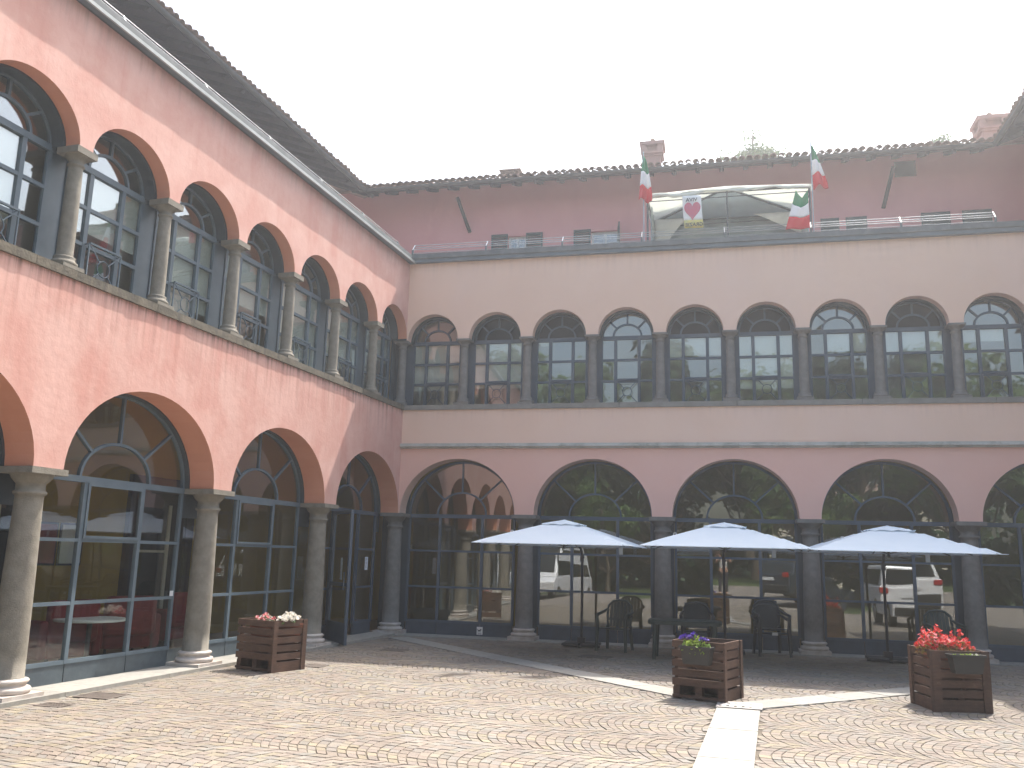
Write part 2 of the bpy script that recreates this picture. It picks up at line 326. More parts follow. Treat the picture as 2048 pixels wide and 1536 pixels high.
STRIPS.append([(6.2, -6.5), (6.8, -6.5), (6.8, -5.95), (6.2, -5.95)])
COVERS = [((-0.21, -8.24), 0.44, 0.36, 8), ((-0.25, -8.9), 0.30, 0.22, 4), ((1.0, -2.5), 0.42, 0.34, 0), ((0.72, -4.98), 0.32, 0.30, 0), ((4.3, -1.95), 0.5, 0.34, 0)]
for (c, sx, sy, n) in COVERS: STRIPS.append([(c[0] - sx / 2, c[1] - sy / 2), (c[0] + sx / 2, c[1] - sy / 2), (c[0] + sx / 2, c[1] + sy / 2), (c[0] - sx / 2, c[1] + sy / 2)])

# cobbles laid in segmental arcs
pal0 = [(0.50, 0.42, 0.27), (0.36, 0.35, 0.32), (0.47, 0.37, 0.30), (0.39, 0.31, 0.26), (0.42, 0.34, 0.28), (0.37, 0.30, 0.27), (0.40, 0.36, 0.32), (0.44, 0.37, 0.28), (0.35, 0.29, 0.26), (0.43, 0.33, 0.28), (0.38, 0.35, 0.33), (0.46, 0.40, 0.30)]
pal = [tuple(a * .65 + b * .35 for a, b in zip(c_, (.45, .405, .325))) for c_ in pal0]
def cobbles():
    W = 1.06; step = 0.086; n = 10; out = []
    rc = random.Random(11)
    th = R(-7)
    ca, sa = math.cos(th), math.sin(th)
    def mp(u, v, vb, ph):
        t = (v - vb) / (W / 2); x = u - 0.19 * (1 - t * t) + ph + 0.16 * mnoise.noise(Vector((u * .55, v * .5, 2))); v = v + 0.16 * mnoise.noise(Vector((u * .45, v * .4, 7)))
        return (x * ca - v * sa, x * sa + v * ca)
    jb = int(-15 / W) - 2
    for j in range(jb, 5):
        vb = (j + 0.5) * W; ph = rc.uniform(-0.03, 0.03)
        k = -25
        u = -4.5
        while u < 16:
            st = step * rc.uniform(0.88, 1.12); gu = rc.choice((.0, .001, .002, .003)); gv = .003; cuts = [0]
            for i in range(1, n): cuts.append((i + rc.uniform(-0.18, 0.18)) / n)
            cuts.append(1)
            for i in range(n):
                v0 = vb - W / 2 + cuts[i] * W; v1 = vb - W / 2 + cuts[i + 1] * W; v0 += gv; v1 -= gv
                q = [mp(u + gu, v0, vb, ph), mp(u + st - .002, v0, vb, ph), mp(u + st - .002, v1, vb, ph), mp(u + gu, v1, vb, ph)]
                cx = sum(p[0] for p in q) / 4; cy = sum(p[1] for p in q) / 4
                if not (-1.3 < cx < 13.45 and -12.6 < cy < 0.5): continue
                if cy > 0.02 + 0.0 * cx: continue
                if any(inside(p, cx, cy) for p in STRIPS): continue
                out.append((cx, cy, q))
            u += st
    return out
COB = cobbles()
campos = Vector((6.334, -16.933)); fw2 = Vector((math.sin(_yaw), math.cos(_yaw)))
def vis(c):
    d = Vector((c[0], c[1])) - campos; a = d.dot(fw2); s_ = d.dot(Vector((fw2.y, -fw2.x)))
    return a > 7.4 and abs(s_) < a * 0.585
COB.sort(key=lambda c: (not vis(c), (Vector((c[0], c[1])) - campos).dot(fw2)))
def cobble_mesh(m, q, c, rc, cols, local=None):
    g = 0.0036; dz = rc.uniform(-0.002, 0.0025); cx, cy = c
    def sh(p, e): 
        dx, dy = p[0] - cx, p[1] - cy; l = math.hypot(dx, dy); k = max(0, (l - e) / l); return cx + dx * k, cy + dy * k
    ox, oy = local or (0, 0)
    j = [(rc.uniform(-.003, .003), rc.uniform(-.003, .003)) for _ in q]
    qq = [(p[0] + a, p[1] + b) for p, (a, b) in zip(q, j)]
    b = [(*sh(p, g), -0.02) for p in qq]; mi = [(*sh(p, g), dz - 0.0025) for p in qq]; t = [(*sh(p, g + 0.004), dz + rc.uniform(-.001, .001)) for p in qq]
    v = [(x - ox, y - oy, z) for x, y, z in b + mi + t]
    m.faces(v, [(8, 9, 10, 11)] + [(k, (k + 1) % 4, (k + 1) % 4 + 4, k + 4) for k in range(4)] + [(k + 4, (k + 1) % 4 + 4, (k + 1) % 4 + 8, k + 8) for k in range(4)])
    cl = rc.choice(pal); f = rc.uniform(0.84, 1.12) * .55; n_ = mnoise.noise(Vector((cx * 0.9, cy * 0.9, 0))) ; f *= 1 + 0.12 * n_
    cl = tuple(min(1, a * f) for a in cl)
    if n_ > 0.05: cl = (cl[0] * 1.0, cl[1] * 1.03, cl[2] * 1.05)
    cols += [(*cl, 1)] * (9 * 4)
rc = random.Random(5)
def fin(m, cols, name, parent):
    me = m.mesh(name); a = me.color_attributes.new('Col', 'FLOAT_COLOR', 'CORNER')
    flat = [x for c_ in cols for x in c_]; a.data.foreach_set('color', flat); return link(name, me, parent)
for (cx, cy, q) in COB[:300]:
    m = MB().mat(M_cob); cols = []; cobble_mesh(m, q, (cx, cy), rc, cols, (cx, cy)); o = fin(m, cols, 'cobblestone', ground_bed); o.location = (cx, cy, 0)
m = MB().mat(M_cob); cols = []
for (cx, cy, q) in COB[300:]: cobble_mesh(m, q, (cx, cy), rc, cols)
o = fin(m, cols, 'cobblestones', ground_bed); tag(o, kind='stuff')

# drain covers
def cover(c, sx, sy, n, label, frame=M_manh):
    t = empty('drain_cover', (c[0], c[1], 0)); tag(t, label, 'drain cover', 'drain covers let into the paving')
    m = MB().mat(frame); f = 0.025
    m.box(-sx / 2, sx / 2, -sy / 2, -sy / 2 + f, -0.02, 0.006); m.box(-sx / 2, sx / 2, sy / 2 - f, sy / 2, -0.02, 0.006)
    m.box(-sx / 2, -sx / 2 + f, -sy / 2 + f, sy / 2 - f, -0.02, 0.006); m.box(sx / 2 - f, sx / 2, -sy / 2 + f, sy / 2 - f, -0.02, 0.006)
    m.obj('frame', t)
    m = MB().mat(frame)
    if n:
        for i in range(n * 2): 
            x = -sx / 2 + f + (i + 0.5) * (sx - 2 * f) / (n * 2); m.box(x - 0.007, x + 0.007, -sy / 2 + f, sy / 2 - f, -0.018, 0.003)
        for i in range(4):
            y = -sy / 2 + f + (i + 0.5) * (sy - 2 * f) / 4; m.box(-sx / 2 + f, sx / 2 - f, y - 0.006, y + 0.006, -0.018, 0.0015)
        m.obj('grille', t)
    else:
        m.box(-sx / 2 + f + .004, sx / 2 - f - .004, -sy / 2 + f + .004, sy / 2 - f - .004, -0.02, 0.003)
        for i in range(6):
            x = -sx / 2 + f + (i + 0.5) * (sx - 2 * f) / 6; m.box(x - 0.008, x + 0.008, -sy / 2 + 0.05, sy / 2 - 0.05, 0.003, 0.006)
        m.obj('plate', t)
cover(*COVERS[0], 'larger barred iron grate in sunlit cobbles beside the left arcade')
cover(*COVERS[1], 'small barred iron grate nearest the foreground column base')
cover(*COVERS[2], 'dark iron plate in shaded cobbles near the courtyard corner')
cover(*COVERS[3], 'brown iron plate beside the planter with white flowers')
cover(*COVERS[4], 'dark iron plate in the shade in front of the left parasol base')
# perforated stone/steel grate with square holes at the junction of the strips
t = empty('perforated_grate', (6.52, -6.20, 0)); t.rotation_euler = (0, 0, R(-3)); tag(t, 'pale grate with two rows of square holes at the end of the white marble strip', 'grate')
m = MB().mat(M_grate); sx, sy = 0.50, 0.44; nx, ny = 6, 2; hw = 0.032
xs = [-sx / 2]; 
for i in range(nx):
    c = -sx / 2 + (i + 0.5) * sx / nx; xs += [c - hw / 2, c + hw / 2]
xs.append(sx / 2)
ys = [-sy / 2]
for i in range(ny):
    c = -sy / 2 + (i + 0.5) * sy / ny * 0.9; ys += [c - hw, c + hw]
ys.append(sy / 2)
for i in range(len(xs) - 1):
    for j in range(len(ys) - 1):
        if i % 2 == 1 and j % 2 == 1: continue
        m.box(xs[i], xs[i + 1], ys[j], ys[j + 1], -0.03, 0.014)
m.obj('plate', t); m = MB().mat(M_hole); m.box(-sx / 2 + .01, sx / 2 - .01, -sy / 2 + .01, sy / 2 - .01, -0.06, -0.031); m.obj('sump', t)

# ------------------------------------------------------------------ arcade wings
AL = 0.07075
wingB = empty('arcade_wing', (0, 0, 0)); tag(wingB, 'shaded rose arcade wing facing the camera behind the parasols', 'building', 'arcaded wings round the courtyard')
wingL = empty('arcade_wing', (0, 0, 0), math.pi / 2 - AL); tag(wingL, 'sunlit salmon arcade wing running along the left side', 'building', 'arcaded wings round the courtyard')

def arch_wall(x0, x1, arches, zs, zt, T, mw, mi, rz, seg=28, back=True):
    """wall band from springing zs to zt with arch openings (c, rx)"""
    m = MB().mat(mw); xs = []
    cuts = [x0]
    for (c, rx) in arches:
        xa, xb = max(c - rx, x0), min(c + rx, x1)
        if xa > cuts[-1] + 1e-4:      # pier
            a, b = cuts[-1], xa
            m.mat(mw); m.face([(a, 0, zs), (b, 0, zs), (b, 0, zt), (a, 0, zt)]); m.face([(b, T, zs), (a, T, zs), (a, T, zt), (b, T, zt)])
            m.mat(mi); m.face([(a, 0, zs), (a, T, zs), (b, T, zs), (b, 0, zs)])
        P = []
        for k in range(seg + 1):
            t = math.pi * (1 - k / seg); P.append((c + rx * math.cos(t), zs + rz * math.sin(t)))
        for k in range(seg):
            (a, za), (b, zb) = P[k], P[k + 1]
            m.mat(mw); m.face([(a, 0, za), (b, 0, zb), (b, 0, zt), (a, 0, zt)]); m.face([(b, T, zb), (a, T, za), (a, T, zt), (b, T, zt)])
            m.mat(mi); m.face([(a, 0, za), (a, T, za), (b, T, zb), (b, 0, zb)], True)
        cuts.append(xb)
    if cuts[-1] < x1 - 1e-4:
        a, b = cuts[-1], x1
        m.mat(mw); m.face([(a, 0, zs), (b, 0, zs), (b, 0, zt), (a, 0, zt)]); m.face([(b, T, zs), (a, T, zs), (a, T, zt), (b, T, zt)])
        m.mat(mi); m.face([(a, 0, zs), (a, T, zs), (b, T, zs), (b, 0, zs)])
    m.mat(mw); m.face([(x0, 0, zt), (x1, 0, zt), (x1, T, zt), (x0, T, zt)])
    return m

def column_meshes(kind):
    if kind == 'low':
        b = MB().mat(M_base); b.box(-.262, .262, -.262, .262, 0, .085)
        b.lathe([(.225, .085), (.245, .10), (.25, .125), (.235, .147), (.205, .152), (.195, .168), (.205, .186), (.218, .196), (.222, .21), (.21, .225), (.19, .229), (.178, .235)], 28)
        s = MB().mat(M_stone); pr = [(.178, .235), (.172, .25)]
        for i in range(9): z = .25 + (2.04 - .25) * i / 8; pr.append((.171 - .031 * (i / 8) ** 1.4, z))
        s.lathe(pr, 28)
        c = MB().mat(M_stone); c.lathe([(.140, 2.04), (.142, 2.10), (.165, 2.115), (.168, 2.13), (.162, 2.146), (.146, 2.152), (.146, 2.225), (.158, 2.235), (.172, 2.25), (.198, 2.28), (.215, 2.312), (.218, 2.325)], 28)
        c.box(-.245, .245, -.245, .245, 2.325, 2.393)
    else:
        b = MB().mat(M_stone); b.box(-.155, .155, -.155, .155, 4.602, 4.645)
        b.lathe([(.135, 4.645), (.148, 4.66), (.148, 4.68), (.128, 4.70), (.112, 4.715), (.118, 4.735), (.115, 4.75), (.098, 4.757)], 20)
        s = MB().mat(M_stone); s.lathe([(.094, 4.757), (.090, 4.78), (.090, 5.0), (.087, 5.3), (.082, 5.6), (.077, 5.8)], 20)
        c = MB().mat(M_stone); zt = ZC
        c.lathe([(.077, 5.8), (.079, 5.825), (.094, 5.835), (.095, 5.848), (.08, 5.858), (.082, 5.895), (.098, 5.91), (.125, 5.94), (.132, 5.952)], 20)
        c.box(-.15, .15, -.15, .15, 5.952, zt)
    return b, s, c
ZC = 5.988
lowc = [x.mesh(n) for x, n in zip(column_meshes('low'), ('base', 'shaft', 'capital'))]
upc = [x.mesh(n) for x, n in zip(column_meshes('up'), ('base', 'shaft', 'capital'))]
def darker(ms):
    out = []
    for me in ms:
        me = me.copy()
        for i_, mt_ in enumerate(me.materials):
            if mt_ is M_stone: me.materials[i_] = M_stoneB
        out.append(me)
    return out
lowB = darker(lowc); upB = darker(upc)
ZC = 6.028
upcL = [x.mesh(n) for x, n in zip(column_meshes('up'), ('base', 'shaft', 'capital'))]
def column(meshes, x, y, parent):
    s = link('column', meshes[1], parent); s.location = (x, y, 0)
    link('base', meshes[0], s); link('capital', meshes[2], s); return s

PANES = {}
def pane_mesh(key, pts, y0, y1, g):
    """flat pane polygon (x,z) as a thin solid"""
    if key in PANES: return PANES[key]
    m = MB().mat(g); n = len(pts)
    m.faces([(x, y0, z) for x, z in pts] + [(x, y1, z) for x, z in pts],
            [tuple(range(n)), tuple(reversed(range(n, 2 * n)))] + [((k + 1) % n, k, k + n, (k + 1) % n + n) for k in range(n)])
    PANES[key] = m.mesh('pane'); return PANES[key]
def arc_bar(m, c, z0, rx, rz, wd, y0, y1, a0=0, a1=math.pi, seg=20):
    for k in range(seg):
        t0 = a0 + (a1 - a0) * k / seg; t1 = a0 + (a1 - a0) * (k + 1) / seg; v = []
        for y in (y0, y1):
            for t in (t0, t1):
                for s_ in (0, 1):
                    v.append((c + (rx - s_ * wd) * math.cos(t), y, z0 + (rz - s_ * wd) * math.sin(t)))
        # index: y*4 + t*2 + s
        m.faces(v, [(0, 2, 3, 1), (4, 5, 7, 6), (0, 4, 6, 2), (1, 3, 7, 5)])
def window(parent, c, hw, rx, rz, zb, z_tr, zspr, y, bars_z, mx, frame, gl, kick=None, kickm=None, key='', fan_r=0.6, fan_z=None, ring_y=None, sash=False, skip=(), blinds=None, ringm=None, grille=None, fw=0.045, door_gap=False, fgl=None):
    """arched window; mx mullion x offsets; bars_z horizontal bars"""
    m = MB().mat(frame); d0, d1 = y, y + 0.05
    m.box(c - hw, c - hw + fw, d0, d1, zb, z_tr); m.box(c + hw - fw, c + hw, d0, d1, zb, z_tr)
    m.box(c - hw - 0.03, c + hw + 0.03, d0 - 0.012, d1, z_tr, z_tr + 0.075)
    for x in mx: m.box(c + x - fw * .6, c + x + fw * .6, d0 - 0.004, d1, zb, z_tr)
    xs = [-hw + fw] + [v for x in mx for v in (x - fw * .6, x + fw * .6)] + [hw - fw]
    for z in bars_z:
        for i in range(0, len(xs), 2):
            if door_gap and i == 2: continue
            m.box(c + xs[i], c + xs[i + 1], d0, d1 - .004, z - fw * .45, z + fw * .45)
    for i in range(0, len(xs), 2):
        if door_gap and i == 2: continue
        m.box(c + xs[i], c + xs[i + 1], d0, d1 - .004, zb, zb + fw)
    zf = z_tr + 0.075
    arc_bar(m, c, zf, rx, rz - (zf - zspr), 0.05, d0, d1)
    fr_z = fan_z or fan_r
    arc_bar(m, c, zf, fan_r, fr_z, 0.035, d0, d1, seg=16)
    rzo = rz - (zf - zspr)
    for a in (42, 90, 138):
        t = R(a); m.bar((c + fan_r * math.cos(t), (d0 + d1) / 2, zf + fr_z * math.sin(t)), (c + (rx - .04) * math.cos(t), (d0 + d1) / 2, zf + (rzo - .04) * math.sin(t)), 0.035, 0.045, Vector((0, 1, 0)))
    if sash:
        i0, i1 = xs[2], xs[3]; za, zb2 = bars_z[-1] + fw * .45, z_tr
        for (a, b, z0, z1) in ((i0, i0 + .035, za, zb2), (i1 - .035, i1, za, zb2), (i0 + .035, i1 - .035, za, za + .035), (i0 + .035, i1 - .035, zb2 - .035, zb2)):
            m.box(c + a, c + b, d0 - 0.022, d0 - .002, z0, z1)
    if kick is not None:
        m.mat(kickm)
        for i in range(0, len(xs), 2):
            if door_gap and i == 2: continue
            m.box(c + xs[i] - 0.02, c + xs[i + 1] + 0.02, d0 + 0.01, d1, kick, zb - 0.001)
    wdw = m.obj('arched_window', parent)
    zz = [zb + fw] + [v for z in bars_z for v in (z - fw * .45, z + fw * .45)] + [z_tr]
    yg = (d0 + d1) / 2
    for i in range(0, len(xs), 2):
        if door_gap and i == 2: continue
        for j in range(0, len(zz), 2):
            wx, wz = xs[i + 1] - xs[i], zz[j + 1] - zz[j]
            k = (key, round(wx, 3), round(wz, 3))
            me = pane_mesh(k, [(-wx / 2, -wz / 2), (wx / 2, -wz / 2), (wx / 2, wz / 2), (-wx / 2, wz / 2)], -0.003, 0.003, gl)
            o = link('pane', me, wdw); o.location = (c + (xs[i] + xs[i + 1]) / 2, yg, (zz[j] + zz[j + 1]) / 2)
            o.rotation_euler = (rnd.uniform(-.011, .011), 0, rnd.uniform(-.011, .011))
    # fan panes
    fgl = fgl or gl
    gkey = key; key = key + fgl.name; gl = fgl
    ro, ri, rzi = rx - .045, fan_r - .03, fr_z - .03; zo = rzo - .045
    pts = [(ri * math.cos(math.pi * k / 14), rzi * math.sin(math.pi * k / 14)) for k in range(15)]
    o = link('pane', pane_mesh((key, 'f', round(ri, 3)), pts, -.003, .003, gl), wdw); o.location = (c, yg, zf)
    aa = [0, 42, 90, 138, 180]
    for q in range(4):
        t0, t1 = R(aa[q]), R(aa[q + 1]); n = 7
        pts = [(ro * math.cos(t0 + (t1 - t0) * k / n), zo * math.sin(t0 + (t1 - t0) * k / n)) for k in range(n + 1)]
        pts += [(fan_r * math.cos(t1 + (t0 - t1) * k / n), fr_z * math.sin(t1 + (t0 - t1) * k / n)) for k in range(n + 1)]
        me = PANES.get((key, 'q', q, round(ro, 3)))
        if not me:
            mm = MB().mat(gl)
            for k in range(n):
                a, b = pts[k], pts[k + 1]; cc, dd = pts[2 * n + 1 - k - 1], pts[2 * n + 1 - k]
                mm.face([(a[0], -.003, a[1]), (b[0], -.003, b[1]), (cc[0], -.003, cc[1]), (dd[0], -.003, dd[1])])
                mm.face([(a[0], .003, a[1]), (dd[0], .003, dd[1]), (cc[0], .003, cc[1]), (b[0], .003, b[1])])
            me = mm.mesh('pane'); PANES[(key, 'q', q, round(ro, 3))] = me
        o = link('pane', me, wdw); o.location = (c, yg, zf); o.rotation_euler = (rnd.uniform(-.011, .011), 0, rnd.uniform(-.011, .011))
    if ring_y is not None:
        mm = MB().mat(ringm or frame); arc_bar(mm, c, zspr, rx + 0.05, rz + 0.05, 0.075, ring_y, y - .001, seg=28); mm.obj('arch_lining', wdw)
    if blinds:
        mm = MB().mat(M_blind)
        for i, zb_ in zip(range(0, len(xs), 2), blinds):
            if zb_ is None: continue
            mm.box(c + xs[i] - .01, c + xs[i + 1] + .01, d1 + 0.014, d1 + .02, zb_, z_tr + 0.02)
            mm.box(c + xs[i] - .01, c + xs[i + 1] + .01, d1 + 0.008, d1 + .026, zb_ - .025, zb_)
        mm.obj('roller_blind', wdw)
    if grille:
        mm = MB().mat(grille[0]); x0, x1 = c + xs[2] - .02, c + xs[3] + .02; z0, z1 = zb + .02, bars_z[0] + 0.02; yy = y - 0.07
        cx, cz = (x0 + x1) / 2, (z0 + z1) / 2; rr_ = min(x1 - x0, z1 - z0) * 0.2; b_ = .012
        mm.bar((x0, yy, z1), (x1, yy, z1), .03, .022); mm.bar((x0, yy, z0), (x1, yy, z0), b_); mm.bar((x0, yy, z1 - .07), (x1, yy, z1 - .07), b_)
        mm.bar((x0, yy, z0), (x0, yy, z1), b_ * 1.4); mm.bar((x1, yy, z0), (x1, yy, z1), b_ * 1.4)
        for (sx_, sz_) in ((-1, -1), (1, -1), (1, 1), (-1, 1)):
            ex, ez = (x0 if sx_ < 0 else x1), (z0 if sz_ < 0 else z1); dx, dz = ex - cx, ez - cz; l = math.hypot(dx, dz)
            mm.bar((cx + dx / l * rr_, yy, cz + dz / l * rr_), (ex, yy, ez), b_)
        ring = [(cx + rr_ * math.cos(2 * math.pi * k / 20), yy, cz + rr_ * math.sin(2 * math.pi * k / 20)) for k in range(21)]
        mm.tube(ring, .007, 6, False); 
        for x in (x0, x1): mm.bar((x, yy, z1 - .01), (x, y + .01, z1 - .01), b_); mm.bar((x, yy, z0 + .01), (x, y + .01, z0 + .01), b_)
        mm.obj('guard_grille', wdw)
    return wdw

def wavy_strip(name, parent, x0, x1, y0, y1, z0, z1, mt, amp, n, seed, pw=1.0):
    m = MB().mat(mt); v = []
    for i in range(n + 1):
        x = x0 + (x1 - x0) * i / n; e = amp * (mnoise.noise(Vector((x * 1.3 * pw, seed, 0))) + .5 * mnoise.noise(Vector((x * 5 * pw, seed, 3)))); f = .4 * e
        v += [(x, y0 + e, z0 + f), (x, y1, z0 + f * 0), (x, y1, z1), (x, y0 + e * .8, z1)]
    f = []
    for i in range(n):
        a = 4 * i
        for k in range(4): k2 = (k + 1) % 4; f.append((a + k, a + 4 + k, a + 4 + k2, a + k2))
    f.append((0, 1, 2, 3)); a = 4 * n; f.append((a + 3, a + 2, a + 1, a)); m.faces(v, f)
    return m.obj(name, parent)
ZSIL = 4.50
# --- back wing (local = world): lower bays
NB = 5
ar = [(-.06 + 2.673 * (i + .5) if i else 1.225, 1.147 if i else 1.195) for i in range(NB)]
arch_wall(0.0, 13.42, ar, 2.395, 3.70, 0.37, M_plB2, M_intrB, 1.10).obj('lower_arch_wall', wingB)
bm = MB().mat(M_plB); bm.box(0.0, 13.42, 0.0, 0.37, 3.80, ZSIL); bm.obj('parapet_wall', wingB)
# stone string course in pieces with stepped profile
for i in range(6):
    a, b = 13.42 * i / 6 + (0 if i == 0 else .003), 13.42 * (i + 1) / 6 - .003
    s = MB().mat(M_string); s.box(a, b, -0.07, 0.37, 3.765, 3.80); s.box(a, b, -0.095, 0.37, 3.735, 3.765); s.box(a, b, -0.045, 0.37, 3.70, 3.735); s.obj('string_course', wingB)
for i in range(6):
    a, b = 13.42 * i / 6 + (-.0 if i == 0 else .003), 13.42 * (i + 1) / 6 - .003
    s = MB().mat(M_sillB); s.box(a, b, -0.035, 0.42, ZSIL, 4.60); s.obj('sill', wingB)
au = [(-.10 + 1.342 * (i + .5) if i else .576, .549 if i else .545) for i in range(10)]
arch_wall(0.0, 13.42, au, 5.988, 7.665, 0.20, M_plB, M_intrB, 0.55).obj('upper_arch_wall', wingB)
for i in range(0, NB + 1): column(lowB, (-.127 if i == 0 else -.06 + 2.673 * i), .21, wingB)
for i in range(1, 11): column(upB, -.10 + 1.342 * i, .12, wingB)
column(upB, -.125, .14, wingB)
for i in range(NB):
    c = -.06 + 2.673 * (i + .5) if i else 1.21
    window(wingB, c, 1.13, 1.15, 1.10, .25, 2.325, 2.395, .45, [.945, 1.66], (-.45, .45), M_steelB, G_back, kick=0.0, kickm=M_kickB, key='B', fan_r=.53, fan_z=.46, ringm=M_steelD)
bl = [[5.0, 5.0, 5.0], [5.03, 5.03, 5.03], [5.9, None, None], None, [5.6, 5.62, 5.62], [4.93, 4.93, 4.93], [None, 5.62, 5.62], [5.6, 5.6, 5.6], [5.75, 5.75, None], None]
for i in range(10):
    c = au[i][0]
    window(wingB, c, .545, .53, .55, 4.602, 5.95, 5.988, .34, [5.10, 5.53], (-.235, .235), M_steelB, G_upB, key='b', fan_r=.30, fan_z=.26, ring_y=.203, ringm=M_steelD, blinds=bl[i], grille=(M_steelB,), fw=.05, fgl=(G_upB if i in (0, 3, 6, 8) else G_dark))
# steel panels behind the columns
m = MB().mat(M_steelD)
for i in range(0, NB + 1):
    xc = -.06 + 2.673 * i; a = xc - .205 if i else -.5; m = MB().mat(M_steelD); m.box(a, xc + .20 if i else .078, .47, .49, 0, 4.4); m.obj('pier_panel', wingB)
m = MB().mat(M_steelB)
for i in range(0, 11):
    xc = -.10 + 1.342 * i; m.box(xc - .127 if i else -.4, xc + .127 if i else .03, .36, .38, 4.602, 7.6)
for i in range(10): pass
m.obj('upper_pier_panel', wingB)
# room shell of the back wing
m = MB().mat(M_ifloor); m.box(-4, 13.42, .52, 5.0, -.05, .02); m.obj('room_floor', wingB)
m = MB().mat(M_yel); m.box(-4, 13.42, 3.4, 3.5, .02, 4.3); m.box(13.3, 13.42, .52, 4.9, .02, 4.3); m.obj('room_wall', wingB)
m = MB().mat(M_cream); m.box(-4, 13.42, .40, 5.0, 4.3, 4.40); m.box(-4, 13.42, 3.15, 3.25, 4.40, 7.5); m.box(-4, 13.42, .40, 3.15, 7.35, 7.5); m.box(13.3, 13.42, .4, 3.15, 4.4, 7.35); m.obj('upper_room_shell', wingB)
# terrace slab, coping and gutter
m = MB().mat(M_zincD); m.box(-0.12, 13.42, -0.10, 3.3, 7.665, 7.74); m.obj('gutter_fascia', wingB)
m = MB().mat(M_zinc); m.box(-0.15, 13.42, -0.13, 3.3, 7.742, 7.85); m.obj('coping', wingB)

# --- left wing (local X runs towards the corner, X<0; +Y inward)
def S(s): return -s
LP = [-.27 + 3.077 * i for i in range(7)]
arL = []
for i in reversed(range(5)):
    a, b = (LP[i] + .205, LP[i + 1] - .205) if i else (.0, LP[1] - .205); arL.append((-(a + b) / 2, (b - a) / 2))
XE = -15.2
arch_wall(XE, 0.0, arL, 2.395, ZSIL, 0.39, M_plL, M_intr, 1.09).obj('lower_arch_wall', wingL)
for i in range(8):
    a, b = XE * (i + 1) / 8 + .004, XE * i / 8 - (.004 if i else .03)
    wavy_strip('sill', wingL, a, b, -0.036, 0.42, ZSIL, 4.60, M_sill, .016, 26, 5.0 + i, 1.6)
UP = [-.24 + 1.54 * i for i in range(11)]
arU = []
for i in reversed(range(10)):
    a, b = (UP[i] + .1, UP[i + 1] - .1) if i else (.0, UP[1] - .1); 
    if -b < XE: continue
    arU.append((-(a + b) / 2, (b - a) / 2))
arch_wall(XE, 0.0, arU, 6.028, 7.665, 0.20, M_plL, M_intr, 0.56).obj('upper_arch_wall', wingL)
for i in range(1, 6): column(lowc, -LP[i] if i < 5 else XE + .1, .21, wingL)
for i in range(1, 10): column(upcL, -UP[i], .12, wingL)
for i, (c, rx) in enumerate(arL):
    dg = (i == len(arL) - 1)
    window(wingL, c, rx - .03, rx - .01, 1.09, .25, 2.325, 2.395, .45, [.93, 1.65], (-.5, .5), M_steel if not dg else M_steelB, G_low, kick=0.0, kickm=M_kick if not dg else M_kickB, key='L', fan_r=.62, fan_z=.46, sash=not dg, ring_y=.392, ringm=M_steelD, door_gap=dg)
blL = {0: [4.8] * 3, 1: [5.5, 5.5, 5.5], 2: [5.2] * 3, 3: [5.25] * 3, 4: [5.35] * 3, 5: [5.0, 5.0, 5.0], 6: [5.4] * 3}
n = len(arU)
for k, (c, rx) in enumerate(arU):
    i = n - 1 - k
    b = {0: [5.5, 5.5, 5.5], 1: [5.0, 5.0, 5.0], 2: [4.75] * 3, 3: [5.3, 5.3, 5.3], 4: [4.8, 4.8, 4.9], 5: [5.3, 5.3, 5.3], 6: [5.0, 5.0, None], 7: [5.5, 5.5, 5.5], 8: [5.2] * 3}.get(i)
    window(wingL, c, rx - .02, rx - .02, .56, 4.602, 5.99, 6.028, .36, [5.10, 5.55], (-.27, .27), M_steel, G_upL, key='l', fan_r=.35, fan_z=.28, ring_y=.203, ringm=M_steelD, blinds=b, grille=(M_steel,), fw=.05)
m = MB().mat(M_steelD)
for i in range(0, 6):
    xc = -LP[i]; 
    m = MB().mat(M_steelD); m.box(xc - .20, min(xc + .20, 0.2), .5, .52, 2.0, 4.4); m.obj('pier_head_panel', wingL)
m = MB().mat(G_low)
for i in range(1, 5): m = MB().mat(G_low); m.box(-LP[i] - .17, -LP[i] + .17, .49, .496, .25, 2.0); m.obj('side_pane', wingL)
m = MB().mat(M_kick)
for i in range(1, 5): m = MB().mat(M_kick); m.box(-LP[i] - .20, -LP[i] + .20, .50, .52, 0, .25); m.obj('side_kick_panel', wingL)
m = MB().mat(M_steel)
for i in range(0, 11):
    xc = -UP[i]
    if xc < XE: continue
    m.box(xc - .115, xc + .115 if i else 0.3, .38, .40, 4.602, 7.6)
m.obj('upper_pier_panel', wingL)
# kerb step of pale stone
for i in range(9):
    a, b = XE * (i + 1) / 9 + .003, XE * i / 9 - .003
    s = MB().mat(M_granite); s.box(a, b, -0.09, .49, -.05, .045); s.obj('kerb_stone', wingL)
for i in range(7):
    a, b = 13.42 * i / 7 + .003, 13.42 * (i + 1) / 7 - .003
    s = MB().mat(M_granite); s.box(a, b, -0.06, .49, -.05, .018); s.obj('kerb_stone', wingB)
m = MB().mat(M_ifloor); m.box(XE, -.0, .55, 5.0, -.05, .05); m.obj('room_floor', wingL)
m = MB().mat(M_yel); m.box(XE, 4.0, 2.7, 2.8, .05, 4.3); m.box(XE, XE + .1, .55, 3.9, .05, 4.3); m.obj('room_wall', wingL)
m = MB().mat(M_cream); m.box(XE, 4, .42, 5.0, 4.3, 4.40); m.box(XE, 4, 3.0, 3.1, 4.4, 7.5); m.box(XE, 0.2, .42, 3.0, 7.38, 7.5); m.box(XE, XE + .1, .42, 3.0, 4.4, 7.38); m.obj('upper_room_shell', wingL)
wavy_strip('gutter', wingL, XE, -.02, -.145, -.118, 7.655, 7.70, M_zincL, .012, 60, 1.0)
